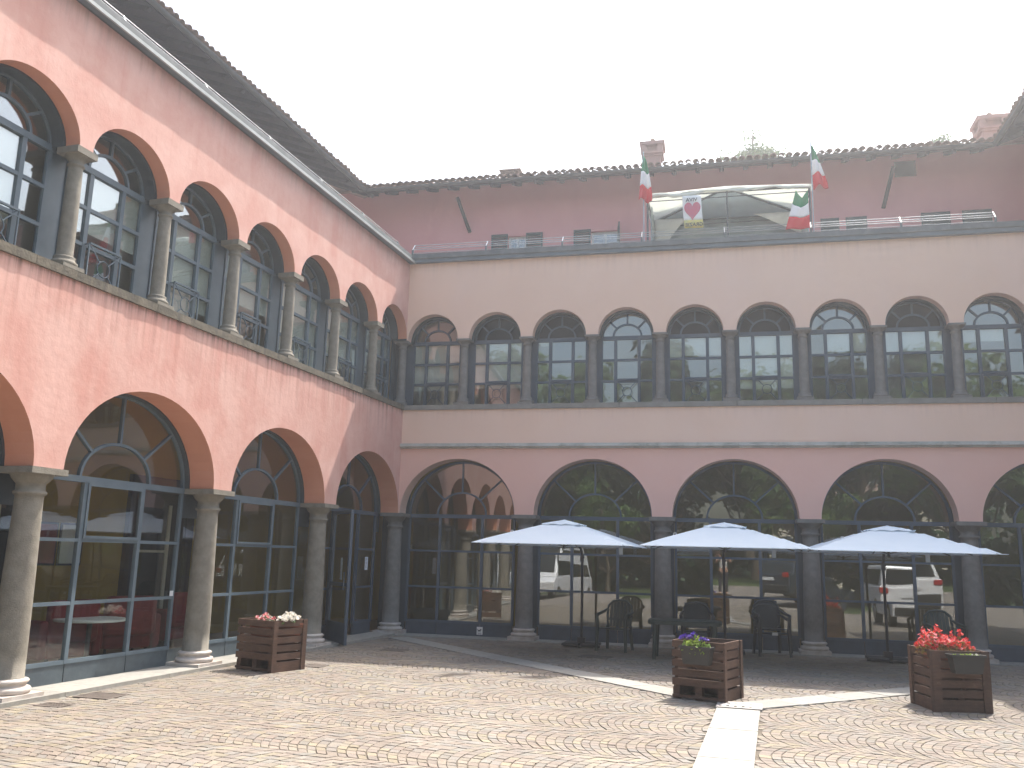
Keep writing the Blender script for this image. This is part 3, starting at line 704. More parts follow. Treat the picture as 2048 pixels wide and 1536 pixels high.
m = MB().mat(M_zincD); m.box(XE, -0.02, -0.117, -0.02, 7.672, 7.69); m.obj('gutter_bed', wingL)
for i in range(8):
    m = MB().mat(M_zinc); m.box(XE * (i + 1) / 8 + .002, XE * i / 8 - (.002 if i else .02), -0.095, 4.3, 7.705, 7.82); m.obj('coping', wingL)
# door: inner dark wood portal in the left room, framed posters
for (xa, wd) in ((-7.9, 1.25), (-11.2, 1.25), (-4.4, 1.25)):
    t = MB().mat(M_dwood); t.box(xa - .2, xa, 2.62, 2.7, .05, 2.75); t.box(xa + wd, xa + wd + .2, 2.62, 2.7, .05, 2.75); t.box(xa, xa + wd, 2.62, 2.7, 2.5, 2.75)
    t.mat(M_hole); t.box(xa, xa + wd, 2.66, 2.7, .05, 2.5); t.mat(M_cream); t.box(xa + wd * .62, xa + wd * .68, 2.64, 2.66, .05, 2.3); t.box(xa + .02, xa + wd * .62, 2.64, 2.66, 1.5, 1.54)
    t.obj('inner_doorway', wingL)

# open door leaf of the corner bay
pdoor = Vector((-1.80, .45)); pe = Vector((-2.47, -.27)); dd = (pe - pdoor); ang = math.atan2(dd.y, dd.x); LW = dd.length
door = empty('door', (pdoor.x, pdoor.y, 0), ang, wingL)
m = MB().mat(M_steelB)
for (a, b, z0, z1) in ((0, .06, .03, 2.32), (LW - .06, LW, .03, 2.32), (.06, LW - .06, 2.26, 2.32), (.06, LW - .06, .03, .38), (.06, LW - .06, 1.0, 1.06)): m.box(a, b, -.025, .025, z0, z1)
m.obj('door_frame', door)
m = MB().mat(G_low); m.box(.06, LW - .06, -.003, .003, .38, 1.0); m.obj('pane', door)
m = MB().mat(G_low); m.box(.06, LW - .06, -.003, .003, 1.06, 2.26); m.obj('pane', door)
m = MB().mat(M_zinc); m.tube([(LW - .09, -.06, .95), (LW - .09, -.06, 1.25)], .011, 8); m.tube([(LW - .09, -.026, 1.1), (LW - .09, -.06, 1.1)], .008, 6); m.obj('handle', door)
Lm = wingL.matrix_basis if False else Matrix.Rotation(math.pi / 2 - AL, 4, 'Z')
def paper(loc, rz, wd, h, lines, label, name='paper_notice', mt=M_paper, cat='notice'):
    t = empty(name, loc, rz); tag(t, label, cat)
    m = MB().mat(mt); m.box(-wd / 2, wd / 2, -.001, .001, -h / 2, h / 2); m.obj('sheet', t)
    if lines:
        m = MB().mat(M_ink); rr = random.Random(3)
        for k in range(lines):
            z = h / 2 - h * (k + 1) / (lines + 1.5); x1 = wd * rr.uniform(.1, .38); m.box(-wd * .38, x1, -.0018, -.0012, z - .003, z + .003)
        m.obj('printed_text', t)
    return t
P = Lm @ Vector((-.42, .435, 1.38)); paper(P, math.pi / 2 - AL, .13, .25, 8, 'tall white notice taped to the glass right of the open door')
P = Lm @ Vector((-2.12, .075, 1.30)); paper(P, (math.pi / 2 - AL) + ang, .10, .38, 0, 'faint pale sheet on the glass of the open door leaf')
P = Lm @ Vector((-6.20, .435, .985)); paper(P, math.pi / 2 - AL, .07, .07, 0, 'small white sticker in the corner of a left ground floor pane', 'sticker', cat='sticker')
# sign on the kick panel of the back wing
t = empty('dog_sign', (1.67, .452, .125)); tag(t, 'small pale plate with a dark dog figure on the kick panel in the corner', 'sign')
m = MB().mat(M_white); m.box(-.06, .06, -.004, .004, -.075, .075); m.obj('plate', t)
m = MB().mat(M_ink); m.box(-.035, .02, -.006, -.0045, -.01, .015); m.box(.012, .035, -.006, -.0045, .01, .035); m.box(-.033, -.026, -.006, -.0045, -.04, -.01); m.box(.006, .013, -.006, -.0045, -.04, -.01); m.box(-.046, -.034, -.006, -.0045, .01, .03); m.box(-.035, .035, -.006, -.0045, -.062, -.052); m.obj('dog_figure', t)

# ------------------------------------------------------------------ railings on the terrace edges
def railing(M0, xs, label, left=False):
    t = empty('terrace_railing'); tag(t, label, 'railing', 'terrace railings'); t.matrix_world = M0
    rails = [(.10, 8.03), (.165, 8.095), (.23, 8.17), (.10, 7.95)] if not left else [(.10, 7.94), (.13, 8.0), (.17, 8.07), (.10, 7.88)]
    pm = None
    for x in xs:
        yy = .10; m = MB().mat(M_zinc); m.box(-.018, .018, yy - .01, yy + .03, 7.82, 7.94 if left else 8.03); m.mat(M_rail); m.bar((0, yy, 7.94 if left else 8.02), (0, yy + (.07 if left else .14), 8.07 if left else 8.18), .018, .026); pm = pm or m.mesh('post'); o = link('post', pm, t); o.location = (x, 0, 0)
    for (y, z) in rails:
        m = MB().mat(M_rail); m.tube([(xs[0], y, z), (xs[-1], y, z)], .0075 if z > 7.96 else .006, 8); m.obj('rail', t)
railing(Matrix.Identity(4), [0.0 + 1.637 * i for i in range(8)], 'metal railing along the terrace edge of the shaded back wing')
railing(Lm.copy(), [-.35 - 1.637 * i for i in range(9)], 'metal railing above the coping of the sunlit left wing', True)

# ------------------------------------------------------------------ houses behind
def tile_mesh(name='roof_tile', r=.075, L=.42):
    m = MB().mat(M_tile); n = 6; v = []
    for (y, rr, zo) in ((0, r, 0.015), (L, r * .8, 0)):
        for q in (0, 1):
            for k in range(n + 1):
                t = math.pi * k / n; R_ = rr - q * .013; v.append((R_ * math.cos(t), y, R_ * math.sin(t) * .95 + zo))
    N1 = n + 1; f = []
    for k in range(n):
        f.append((k, k + 1, 2 * N1 + k + 1, 2 * N1 + k)); f.append((N1 + k + 1, N1 + k, 3 * N1 + k, 3 * N1 + k + 1))
        f.append((k + 1, k, N1 + k, N1 + k + 1))
    f.append((0, 2 * N1, 3 * N1, N1)); f.append((n, N1 + n, 3 * N1 + n, 2 * N1 + n))
    m.faces(v, f, True); return m.mesh(name)
TILE = tile_mesh()
def roof(parent, x0, x1, ye, ze, yr, slope, wall_y, rnd_, miter0=0, miter1=0, tiles=True):
    """eave along X at y=ye, rising towards +Y; miter: x grows inward with y at ends"""
    zr = ze + (yr - ye) * slope; dy = yr - ye
    m = MB().mat(M_tile); th = .05
    n = 1
    m.faces([(x0, ye, ze), (x1, ye, ze), (x1 + miter1 * dy, yr, zr), (x0 + miter0 * dy, yr, zr), (x0, ye, ze - .03), (x1, ye, ze - .03), (x1 + miter1 * dy, yr, zr - .03), (x0 + miter0 * dy, yr, zr - .03)],
            [(0, 1, 2, 3), (7, 6, 5, 4), (0, 4, 5, 1), (1, 5, 6, 2), (2, 6, 7, 3), (3, 7, 4, 0)])
    rf = m.obj('roof', parent)
    # boarding below and timber fascia
    m = MB().mat(M_wood); m.faces([(x0 + .01, ye + .03, ze - .035), (x1 - .01, ye + .03, ze - .035), (x1 - .01, wall_y + .2, ze - .035 + slope * (wall_y + .17 - ye)), (x0 + .01, wall_y + .2, ze - .035 + slope * (wall_y + .17 - ye)),
                                    (x0 + .01, ye + .03, ze - .075), (x1 - .01, ye + .03, ze - .075), (x1 - .01, wall_y + .2, ze - .075 + slope * (wall_y + .17 - ye)), (x0 + .01, wall_y + .2, ze - .075 + slope * (wall_y + .17 - ye))],
                                   [(0, 1, 2, 3), (7, 6, 5, 4), (0, 4, 5, 1), (1, 5, 6, 2), (2, 6, 7, 3), (3, 7, 4, 0)])
    m.obj('soffit_board', rf)
    m = MB().mat(M_wood); m.box(-.05, .05, 0, 1, -.07, .03)
    rm = MB().mat(M_wood); a = math.atan(slope); Lr = (wall_y - ye - .05) / math.cos(a) + .1
    for q in (0,):
        v0 = [(-.045, 0, -.045), (.045, 0, -.045), (.045, 0, .04), (-.045, 0, .04)]
        rm.faces([(-.045, .06, -.03), (.045, .06, -.03), (.045, 0, .05), (-.045, 0, .05), (-.045, Lr, -.05), (.045, Lr, -.05), (.045, Lr, .05), (-.045, Lr, .05), (-.045, .14, -.05), (.045, .14, -.05)],
                 [(0, 1, 2, 3), (8, 9, 1, 0), (4, 5, 9, 8), (4, 7, 6, 5), (3, 2, 6, 7), (0, 3, 7, 4, 8), (1, 9, 5, 6, 2)])
    rmm = rm.mesh('rafter'); x = x0 + .3
    while x < x1 - .1:
        o = link('rafter', rmm, rf); o.location = (x, ye + .10, ze - .075 - .05 + slope * .10); o.rotation_euler = (a, 0, 0); x += .55
    # gutter
    m = MB().mat(M_gut); pts = []
    n = 8; v = []
    for X in (x0, x1):
        for k in range(n + 1):
            t = math.pi + math.pi * k / n; v.append((X, ye - .04 + .06 * math.cos(t), ze - .03 + .06 * math.sin(t)))
        for k in range(n + 1):
            t = math.pi + math.pi * k / n; v.append((X, ye - .04 + .052 * math.cos(t), ze - .03 + .052 * math.sin(t)))
    N1 = n + 1; f = []
    for k in range(n): f.append((k + 1, k, 2 * N1 + k, 2 * N1 + k + 1)); f.append((N1 + k, N1 + k + 1, 3 * N1 + k + 1, 3 * N1 + k))
    m.faces(v, f, True); m.obj('gutter', rf)
    if tiles:
        x = x0 + .09; k = 0
        while x < x1 - .05:
            o = link('roof_tile', TILE, rf); o.location = (x, ye - .07 + rnd_.uniform(-.025, .025), ze + .0 + rnd_.uniform(0, .018)); o.rotation_euler = (a + rnd_.uniform(-.04, .03), 0, rnd_.uniform(-.05, .05)); x += .172
        # upper courses: one corrugated sheet of tiles
        m = MB().mat(M_tile); x = x0 + .09; rows = int(dy / .36)
        while x < x1 - .05:
            v = []; f = []
            for j in range(rows + 1):
                for (yy, rr) in ((ye + .25 + j * .36, .078), (ye + .25 + (j + 1) * .36, .066)):
                    for q in range(5):
                        t = math.pi * q / 4; v.append((x + rr * math.cos(t), yy, ze + (yy - ye) * slope + rr * math.sin(t)))
            for j in range((rows + 1) * 2 - 1):
                for q in range(4): f.append((j * 5 + q, j * 5 + q + 1, j * 5 + 5 + q + 1, j * 5 + 5 + q))
            m.faces(v, f, True); x += .172
        o = m.obj('upper_tiles', rf); o['kind'] = 'stuff'
    return rf
rt = random.Random(21)
houseB = empty('tall_house'); tag(houseB, 'tall dusky pink house with tiled eaves above the back terrace', 'house', 'tall houses round the courtyard')
HY = 3.3; slopeR = .40
# wall with window holes (built as bands between windows)
wins = [(0.90, 2.18, 8.25, 9.43, 'a'), (2.96, 4.42, 8.25, 9.45, 'b'), (8.55, 9.9, 8.25, 9.2, 'c'), (10.75, 12.6, 8.25, 9.35, 'd')]
m = MB().mat(M_plH); m.box(-3.6, 13.9, HY, HY + .3, 9.5, 10.92)
xs = [-3.6]
edges = [-3.6, 1.33, 1.78, 3.42, 4.1, 13.9]
for i in range(0, len(edges) - 1):
    if i in (1, 3): m.box(edges[i], edges[i + 1], HY, HY + .3, 9.45, 9.5); m.box(edges[i], edges[i + 1], HY, HY + .3, 7.85, 8.25)
    else: m.box(edges[i], edges[i + 1], HY, HY + .3, 7.85, 9.5)
m.obj('wall', houseB)
def far_window(parent, x0, x1, z0, z1, openR=False, shl=True, shr=True, y=HY, sw=.42):
    m = MB().mat(M_white); f = .045
    m.box(x0, x0 + f, y + .08, y + .13, z0, z1); m.box(x1 - f, x1, y + .08, y + .13, z0, z1); m.box(x0 + f, x1 - f, y + .08, y + .13, z1 - f, z1); m.box(x0 + f, x1 - f, y + .08, y + .13, z0, z0 + f)
    xm = (x0 + x1) / 2; m.box(xm - .025, xm + .025, y + .075, y + .13, z0 + f, z1 - f); m.box(x0 + f, xm - .025, y + .08, y + .125, z0 + .45, z0 + .485); m.box(xm + .025, x1 - f, y + .08, y + .125, z0 + .45, z0 + .485)
    wd = m.obj('window', parent)
    for (a, b) in ((x0 + f, xm - .025), (xm + .025, x1 - f)):
        g = MB().mat(G_upB); g.box(a, b, y + .10, y + .106, z0 + f, z1 - f); g.obj('pane', wd)
    g = MB().mat(M_dwood); g.box(x0, x1, y + .28, y + .30, z0, z1); g.obj('dark_room_back', wd)
    def shutter(xa, xb, M=None):
        s = MB().mat(M_shut); s.box(xa, xa + .04, y - .045, y - .01, z0, z1 + .05, M); s.box(xb - .04, xb, y - .045, y - .01, z0, z1 + .05, M)
        s.box(xa + .04, xb - .04, y - .045, y - .01, z1 + .01, z1 + .05, M); s.box(xa + .04, xb - .04, y - .045, y - .01, z0, z0 + .05, M)
        z = z0 + .07
        while z < z1 - .01: s.box(xa + .04, xb - .04, y - .04, y - .016, z, z + .03, M); z += .05
        s.obj('shutter', parent)
    if shl: shutter(x0 - sw - .01, x0 - .01)
    if shr: shutter(x1 + .01, x1 + sw + .01)
    if openR:
        M = Matrix.Translation((x1, y, 0)) @ Matrix.Rotation(R(-80), 4, 'Z') @ Matrix.Translation((-x1, -y, 0)); shutter(x1 + .01, x1 + sw + .01, M)
far_window(houseB, 1.33, 1.78, 8.25, 9.45)
far_window(houseB, 3.42, 4.1, 8.25, 9.45, openR=True, shr=False)
for (a, b) in ((8.75, 9.15), (9.3, 9.75), (10.9, 11.5), (11.75, 12.35)):
    s = MB().mat(M_shut); s.box(a, b, HY - .04, HY - .005, 8.25, 9.42)
    z = 8.3
    while z < 9.34: s.box(a + .04, b - .04, HY - .055, HY - .041, z, z + .03); z += .05
    s.obj('shutter', houseB)
m = MB().mat(M_hole); m.box(10.40, 10.86, HY - .012, HY - .002, 10.33, 10.70); m.obj('attic_vent', houseB)
m = MB().mat(M_plH); m.box(.1, .9, HY - .06, HY - .002, 8.72, 8.80); m.obj('ledge', houseB)
# pierced brick parapet grille seen low on the terrace
m = MB().mat(M_cotto)
for i in range(7):
    for j in range(2): m.box(-.0 + i * .135 + .02 * j, .09 + i * .135 + .02 * j, HY - .08, HY - .01, 8.45 + j * .13, 8.53 + j * .13)
m.box(-.05, 1.0, HY - .08, HY - .01, 8.70, 8.73); m.box(-.05, 1.0, HY - .08, HY - .01, 8.38, 8.43); m.obj('pierced_grille', houseB)
rf = roof(houseB, -2.55, 12.35, 2.42, 10.60, 7.6, slopeR, HY, rt, miter0=-1, miter1=1)
m = MB().mat(M_wood); m.tube([(.32, HY, 9.62), (.12, 2.75, 10.35)], .045, 8); m.obj('roof_strut', houseB)
m = MB().mat(M_wood); m.tube([(10.12, HY, 9.60), (10.28, 2.75, 10.35)], .045, 8); m.obj('roof_strut', houseB)
m = MB().mat(M_plH); m.box(-3.6, 13.9, 8.5, 8.8, 0, 10.9); m.box(-3.6, -3.3, 3.6, 8.5, 4, 10.9); m.box(13.6, 13.9, 3.6, 8.5, 0, 10.9); m.obj('rear_wall', houseB)
m = MB().mat(M_tile); zr = 10.6 + 5.18 * slopeR; m.faces([(-8, 7.6, zr), (18, 7.6, zr), (18, 12.5, 10.6), (-8, 12.5, 10.6)], [(0, 1, 2, 3)]); m.obj('rear_roof_slope', houseB)
def chimney(parent, x, y, z0, z1, wd, cap='tower'):
    m = MB().mat(M_chim); m.box(x - wd / 2, x + wd / 2, y - wd / 2, y + wd / 2, z0, z1)
    ch = m.obj('chimney', parent)
    if cap == 'tower':
        m = MB().mat(M_chim); e = wd / 2
        m.box(x - e - .04, x + e + .04, y - e - .04, y + e + .04, z1, z1 + .06); m.box(x - e - .08, x + e + .08, y - e - .08, y + e + .08, z1 + .06, z1 + .12)
        for (sx, sy) in ((-1, -1), (1, -1), (1, 1), (-1, 1)): m.box(x + sx * e - .07, x + sx * e + .07, y + sy * e - .07, y + sy * e + .07, z1 + .12, z1 + .30)
        m.box(x - e + .06, x + e - .06, y - e + .06, y + e - .06, z1 + .12, z1 + .30)
        m.box(x - e - .11, x + e + .11, y - e - .11, y + e + .11, z1 + .30, z1 + .38); m.obj('chimney_head', ch)
        m = MB().mat(M_cotto); q = e + .12; a = z1 + .38; m.faces([(x - q, y - q, a), (x + q, y - q, a), (x + q, y + q, a), (x - q, y + q, a), (x, y, a + .16)], [(0, 1, 4), (1, 2, 4), (2, 3, 4), (3, 0, 4), (3, 2, 1, 0)])
        m.lathe([(.06, a + .10), (.07, a + .14), (.06, a + .20), (.02, a + .23)], 12, (x, y, 0)); m.obj('chimney_cap', ch)
    else:
        m = MB().mat(M_cotto)
        for i in range(4):
            xx = x - wd / 2 + (i + .5) * wd / 4
            pts = []
            for yy in (y - .22, y + .22):
                for k in range(7): t = math.pi * k / 6; pts.append((xx + .07 * math.cos(t), yy, z1 + .05 + .07 * math.sin(t)))
                for k in range(7): t = math.pi * k / 6; pts.append((xx + .055 * math.cos(t), yy, z1 + .05 + .055 * math.sin(t)))
            f = []
            for k in range(6): f += [(k, k + 1, 14 + k + 1, 14 + k), (7 + k + 1, 7 + k, 21 + k, 21 + k + 1), (k + 1, k, 7 + k, 7 + k + 1)]
            m.faces(pts, f, True)
        m.box(x - wd / 2 - .04, x + wd / 2 + .04, y - .25, y + .25, z1 + .135, z1 + .165); m.box(x - wd / 2, x + wd / 2, y - .1, y + .1, z1, z1 + .12); m.obj('chimney_cap', ch)
chimney(rf, 4.80, 5.0, 11.3, 12.03, .42)
chimney(rf, 12.98, 5.0, 11.3, 11.98, .5)
chimney(rf, .95, 5.0, 11.3, 11.80, .52, 'low')

houseL = empty('tall_house', (0, 0, 0), math.pi / 2 - AL); tag(houseL, 'tall house whose dark tiled eave runs above the left arcade', 'house', 'tall houses round the courtyard')
m = MB().mat(M_plH); m.box(XE, 2.3, 4.3, 4.6, 7.80, 11.3); m.box(XE, XE + .3, 4.6, 8, 4, 10.9); m.obj('wall', houseL)
roof(houseL, XE, 2.62, 2.40, 10.60, 7.4, slopeR, 4.3, rt, miter1=1.1)
m = MB().mat(M_tile); zr = 10.6 + 5 * slopeR; m.faces([(XE, 7.4, zr), (8, 7.4, zr), (8, 12.5, 10.6), (XE, 12.5, 10.6)], [(0, 1, 2, 3)]); m.obj('rear_roof_slope', houseL)

houseR = empty('tall_house', (0, 0, 0), -math.pi / 2 ); tag(houseR, 'tall house at the right edge showing only its steep dark eave', 'house', 'tall houses round the courtyard')
# local X = -y world, local Y = x world : rotation -90deg
m = MB().mat(M_plH); m.box(-3.3, 1.9, 13.30, 13.6, 0, 10.9); m.box(1.6, 1.9, 13.6, 21.5, 0, 10.9); m.obj('wall', houseR)
roof(houseR, -2.45, 2.6, 12.30, 10.60, 17.3, slopeR, 13.30, rt, miter0=-1)
for k in range(1):
    xa = 0.1
    for z0 in (4.9, 8.0, 1.2):
        s = MB().mat(M_shut); s.box(xa, xa + .42, 13.25, 13.295, z0, z0 + 1.3); s.box(xa + 1.0, xa + 1.42, 13.25, 13.295, z0, z0 + 1.3); s.mat(M_steelD); s.box(xa + .43, xa + .99, 13.28, 13.295, z0, z0 + 1.3); s.obj('shuttered_window', houseR)
m = MB().mat(M_tile); m.faces([(-8, 17.3, 12.6), (2.6, 17.3, 12.6), (2.6, 22, 10.6), (-8, 22, 10.6)], [(0, 1, 2, 3)]); m.obj('rear_roof_slope', houseR)

# ------------------------------------------------------------------ gazebo on the terrace
gz = empty('gazebo', (0, 0, 7.85)); tag(gz, 'white canvas gazebo with sagging roof on the back terrace', 'gazebo')
X0, X1, Y0, Y1 = 5.0, 8.24, .55, 2.0; ZT = 1.22
for (x, y) in ((X0, Y0), (X1, Y0), (X0, Y1), (X1, Y1)):
    m = MB().mat(M_steelD); m.tube([(x, y, 0), (x, y, ZT)], .022, 8); m.obj('post', gz)
m = MB().mat(M_steelD); m.tube([(6.62, Y0, 0), (6.62, Y0, ZT + .02)], .018, 8); m.obj('post', gz)
m = MB().mat(M_steelD)
for (a, b) in (((X0, Y0), (X1, Y0)), ((X1, Y0), (X1, Y1)), ((X1, Y1), (X0, Y1)), ((X0, Y1), (X0, Y0))): m.tube([(a[0], a[1], ZT), (b[0], b[1], ZT)], .014, 6); m.tube([(a[0], a[1], ZT - .1), (b[0], b[1], ZT - .1)], .01, 6)
m.obj('top_frame', gz)
m = MB().mat(M_steelD); px, py, pz = (X0 + X1) / 2, (Y0 + Y1) / 2, ZT + .42
for (x, y) in ((X0, Y0), (X1, Y0), (X0, Y1), (X1, Y1)): m.tube([(x, y, ZT - .02), (px, py, pz - .02)], .02, 6)
m.obj('rafters', gz)
n = 14; v = []; f = []
def gzz(i, j):
    u = i / n * 2 - 1; w_ = j / n * 2 - 1; h = 1 - max(abs(u), abs(w_)); sag = -.10 * math.sin(math.pi * min(1, h * 1.0)) * (1 - abs(abs(u) - abs(w_)))
    wob = .025 * math.sin(9 * u + 3 * w_) * (h < .3) + .03 * max(0, 1 - abs(u)) 
    return ZT + .03 + .42 * h + sag + wob
C4 = [Vector((X0 - .06, Y0 - .06, ZT + .03)), Vector((X1 + .06, Y0 - .06, ZT + .03)), Vector((X1 + .06, Y1 + .06, ZT + .03)), Vector((X0 - .06, Y1 + .06, ZT + .03))]; PK = Vector((px, py, pz + .03))
for k_, mt_ in enumerate((M_canvasG, M_white2, M_netG2, M_white2)):  # side panels coloured as lit, rear panel as shaded
    A_, B_ = C4[k_], C4[(k_ + 1) % 4]; v = []; f = []
    for j in range(n + 1):
        for i in range(n + 1):
            u_ = i / n; h_ = j / n; P_ = (A_.lerp(B_, u_)).lerp(PK, h_ ** .97); e_ = math.sin(math.pi * u_) * math.sin(math.pi * h_); P_.z += -.10 * e_ + .02 * math.sin(u_ * 26) * (1 - h_) * math.sin(math.pi * u_) + (.02 * math.sin(math.pi * u_) ** 2 * (1 - h_) ** 2 if k_ == 0 else 0); v.append(P_)
    for j in range(n):
        for i in range(n): a = j * (n + 1) + i; f.append((a, a + 1, a + n + 2, a + n + 1))
    m = MB().mat(mt_); m.faces(v, f, True); o = m.obj('canopy_panel', gz); s = o.modifiers.new('solid', 'SOLIDIFY'); s.thickness = .006
# scalloped valance strips
m = MB().mat(M_canvasG)
for (a, b, ax) in ((X0, X1, 0),):
    k = 24; vv = []; ff = []
    for i in range(k + 1):
        x = a + (b - a) * i / k; dz = .035 + .02 * math.sin(i * 1.9) + .03 * (i < 8); vv += [(x, Y0 - .065, gzz(i / k * n, 0)), (x, Y0 - .07 + .01 * math.sin(i), gzz(i / k * n, 0) - dz - .03)]
    for i in range(k): ff.append((2 * i, 2 * i + 1, 2 * i + 3, 2 * i + 2))
    m.faces(vv, ff, True)
o = m.obj('valance', gz); s = o.modifiers.new('solid', 'SOLIDIFY'); s.thickness = .004
def drape(pts_fn, nu, nv, mt, name, parent, th=.004):
    m = MB().mat(mt); v = []; f = []
    for j in range(nv + 1):
        for i in range(nu + 1): v.append(pts_fn(i / nu, j / nv))
    for j in range(nv):
        for i in range(nu): a = j * (nu + 1) + i; f.append((a, a + 1, a + nu + 2, a + nu + 1))
    m.faces(v, f, True); o = m.obj(name, parent); s = o.modifiers.new('solid', 'SOLIDIFY'); s.thickness = th; return o
drape(lambda u, w_: (X0 + .02 + (X1 - X0 - .04) * u, Y1 + .03 + .03 * math.sin(u * 22), (ZT + .035) * (1 - w_)), 40, 4, M_netG, 'back_cloth', gz)
drape(lambda u, w_: (X0 + .03 + .03 * math.sin(u * 14), Y0 + .5 + (Y1 - Y0 - .5) * u, ZT * (1 - w_ * (1 - .0 * u))), 20, 4, M_netG, 'side_cloth', gz)
drape(lambda u, w_: (X1 - .03 + .03 * math.sin(u * 14), Y0 + .3 + (Y1 - Y0 - .3) * u, ZT * (1 - w_)), 20, 4, M_netG, 'side_cloth', gz)
drape(lambda u, w_: (X0 + .05 + .75 * u * (1 - w_ * .3), Y1 - .12 - .1 * w_, ZT + .02 - w_ * (.25 + .75 * (1 - u))), 10, 6, M_white, 'gathered_curtain', gz)
drape(lambda u, w_: (X1 - .05 - 1.0 * u * (1 - w_ * .2), Y1 - .12 - .1 * w_, ZT + .02 - w_ * (.12 + .45 * (1 - u))), 10, 6, M_white, 'gathered_curtain', gz)

# ------------------------------------------------------------------ flags and banner
def flag(P0, top, label, bottom_w, L, lean, sw, seed, pole=None, tw=.06, ystep=0.0):
    t = empty('flag', P0); tag(t, label, 'flag', 'green white and red flags')
    if pole: m = MB().mat(M_rail); m.tube([Vector(pole[0]) - Vector(P0), Vector(pole[1]) - Vector(P0)], .012, 8); m.obj('flag_pole', t)
    rr = random.Random(seed); ph = rr.uniform(0, 6)
    def P(u, v_):
        wv = tw + (bottom_w - tw) * min(1, v_ * 1.15) ** .8
        x = lean * v_ + (u - sw) * wv; y = .05 * math.sin(u * 9 + ph + v_ * 2) * (.3 + v_); z = -L * v_ + .05 * math.sin(u * 5 + ph) * v_ - (.10 * u * (1 - v_) if tw < .1 else .0)
        return (x, y + ystep * v_, z)
    for (a, b, mt, nm) in ((0, .36, M_fg, 'green_band'), (.36, .68, M_fw, 'white_band'), (.68, 1.0, M_fr, 'red_band')):
        drape(lambda u, w_: P(u, a + (b - a) * w_), 12, 6, mt, nm, t)
    return t
flag((4.955, -.0, 9.78), 0, 'drooping flag on the pole at the left end of the gazebo', .27, 1.02, -.05, .15, 1, ((4.965, .0, 7.85), (4.96, .0, 9.84)))
flag((8.235, 0, 9.74), 0, 'drooping flag on the pole at the right end of the gazebo', .26, .94, .06, .12, 2, ((8.225, 0, 7.85), (8.235, 0, 9.80)))
# hanging flag tied by two corners
t = empty('flag', (8.0, -.14, 8.72)); tag(t, 'flag hung by two corners over the railing below the gazebo post', 'flag', 'green white and red flags')
def HP(u, v_):
    wd = .22 + .23 * v_; x = .02 - .10 * v_ + (u - .5) * wd; dip = .18 * (1 - abs(2 * u - 1)) * (1 - v_) ** 1.2
    return (x, .03 * math.sin(u * 8 + v_ * 3), -.80 * v_ - dip + (.0))
for (a, b, mt, nm) in ((0, .34, M_fg, 'green_band'), (.34, .66, M_fw, 'white_band'), (.66, 1.0, M_fr, 'red_band')): drape(lambda u, w_: HP(u, a + (b - a) * w_), 14, 6, mt, nm, t)
# banner with heart, seen from its back so the lettering reads mirrored
bn = empty('banner', (5.92, -.15, 8.75)); tag(bn, 'white cloth banner with red heart and mirrored writing on the terrace railing', 'banner')
def BP(u, v_, off=0): return (-.18 + .37 * u + .04 * v_ * v_ , -off + .012 * math.sin(v_ * 5 + u * 2), -.69 * v_ - .0)
drape(lambda u, w_: BP(u, w_ * .76), 8, 10, M_white, 'white_cloth', bn); drape(lambda u, w_: BP(u, .76 + w_ * .24), 8, 3, M_byel, 'yellow_cloth', bn)
m = MB().mat(M_heart); hp = []
for k in range(40):
    a = 2 * math.pi * k / 40; hx = 16 * math.sin(a) ** 3; hy = 13 * math.cos(a) - 5 * math.cos(2 * a) - 2 * math.cos(3 * a) - math.cos(4 * a); hp.append((hx / 16 * .16 + .015 , hy / 16 * .215 - .315))
n = len(hp); m.faces([(x, -.022, z) for x, z in hp] + [(x, -.018, z) for x, z in hp], [tuple(range(n)), tuple(reversed(range(n, 2 * n)))] + [((k + 1) % n, k, k + n, (k + 1) % n + n) for k in range(n)])
m.obj('heart', bn)
def text_mesh(s, size, name, mt, parent, loc, mirror=False):
    cu = bpy.data.curves.new(name, 'FONT'); cu.body = s; cu.size = size; cu.align_x = 'CENTER'; cu.extrude = .0015; cu.offset = .002
    tmp = bpy.data.objects.new(name, cu); col.objects.link(tmp); bpy.context.view_layer.update()
    me = bpy.data.meshes.new_from_object(tmp.evaluated_get(bpy.context.evaluated_depsgraph_get())); bpy.data.objects.remove(tmp)
    me.materials.clear(); me.materials.append(mt)
    for v in me.vertices: x, y, z = v.co; v.co = ((-x if mirror else x), -z, y)
    if mirror: me.flip_normals()
    o = link(name, me, parent); o.location = loc; return o
text_mesh('VIVA', .105, 'lettering', M_ink, bn, (.0, -.022, -.135), True)
text_mesh('GRAZIE', .10, 'lettering', M_ink, bn, (.045, -.022, -.655), True)

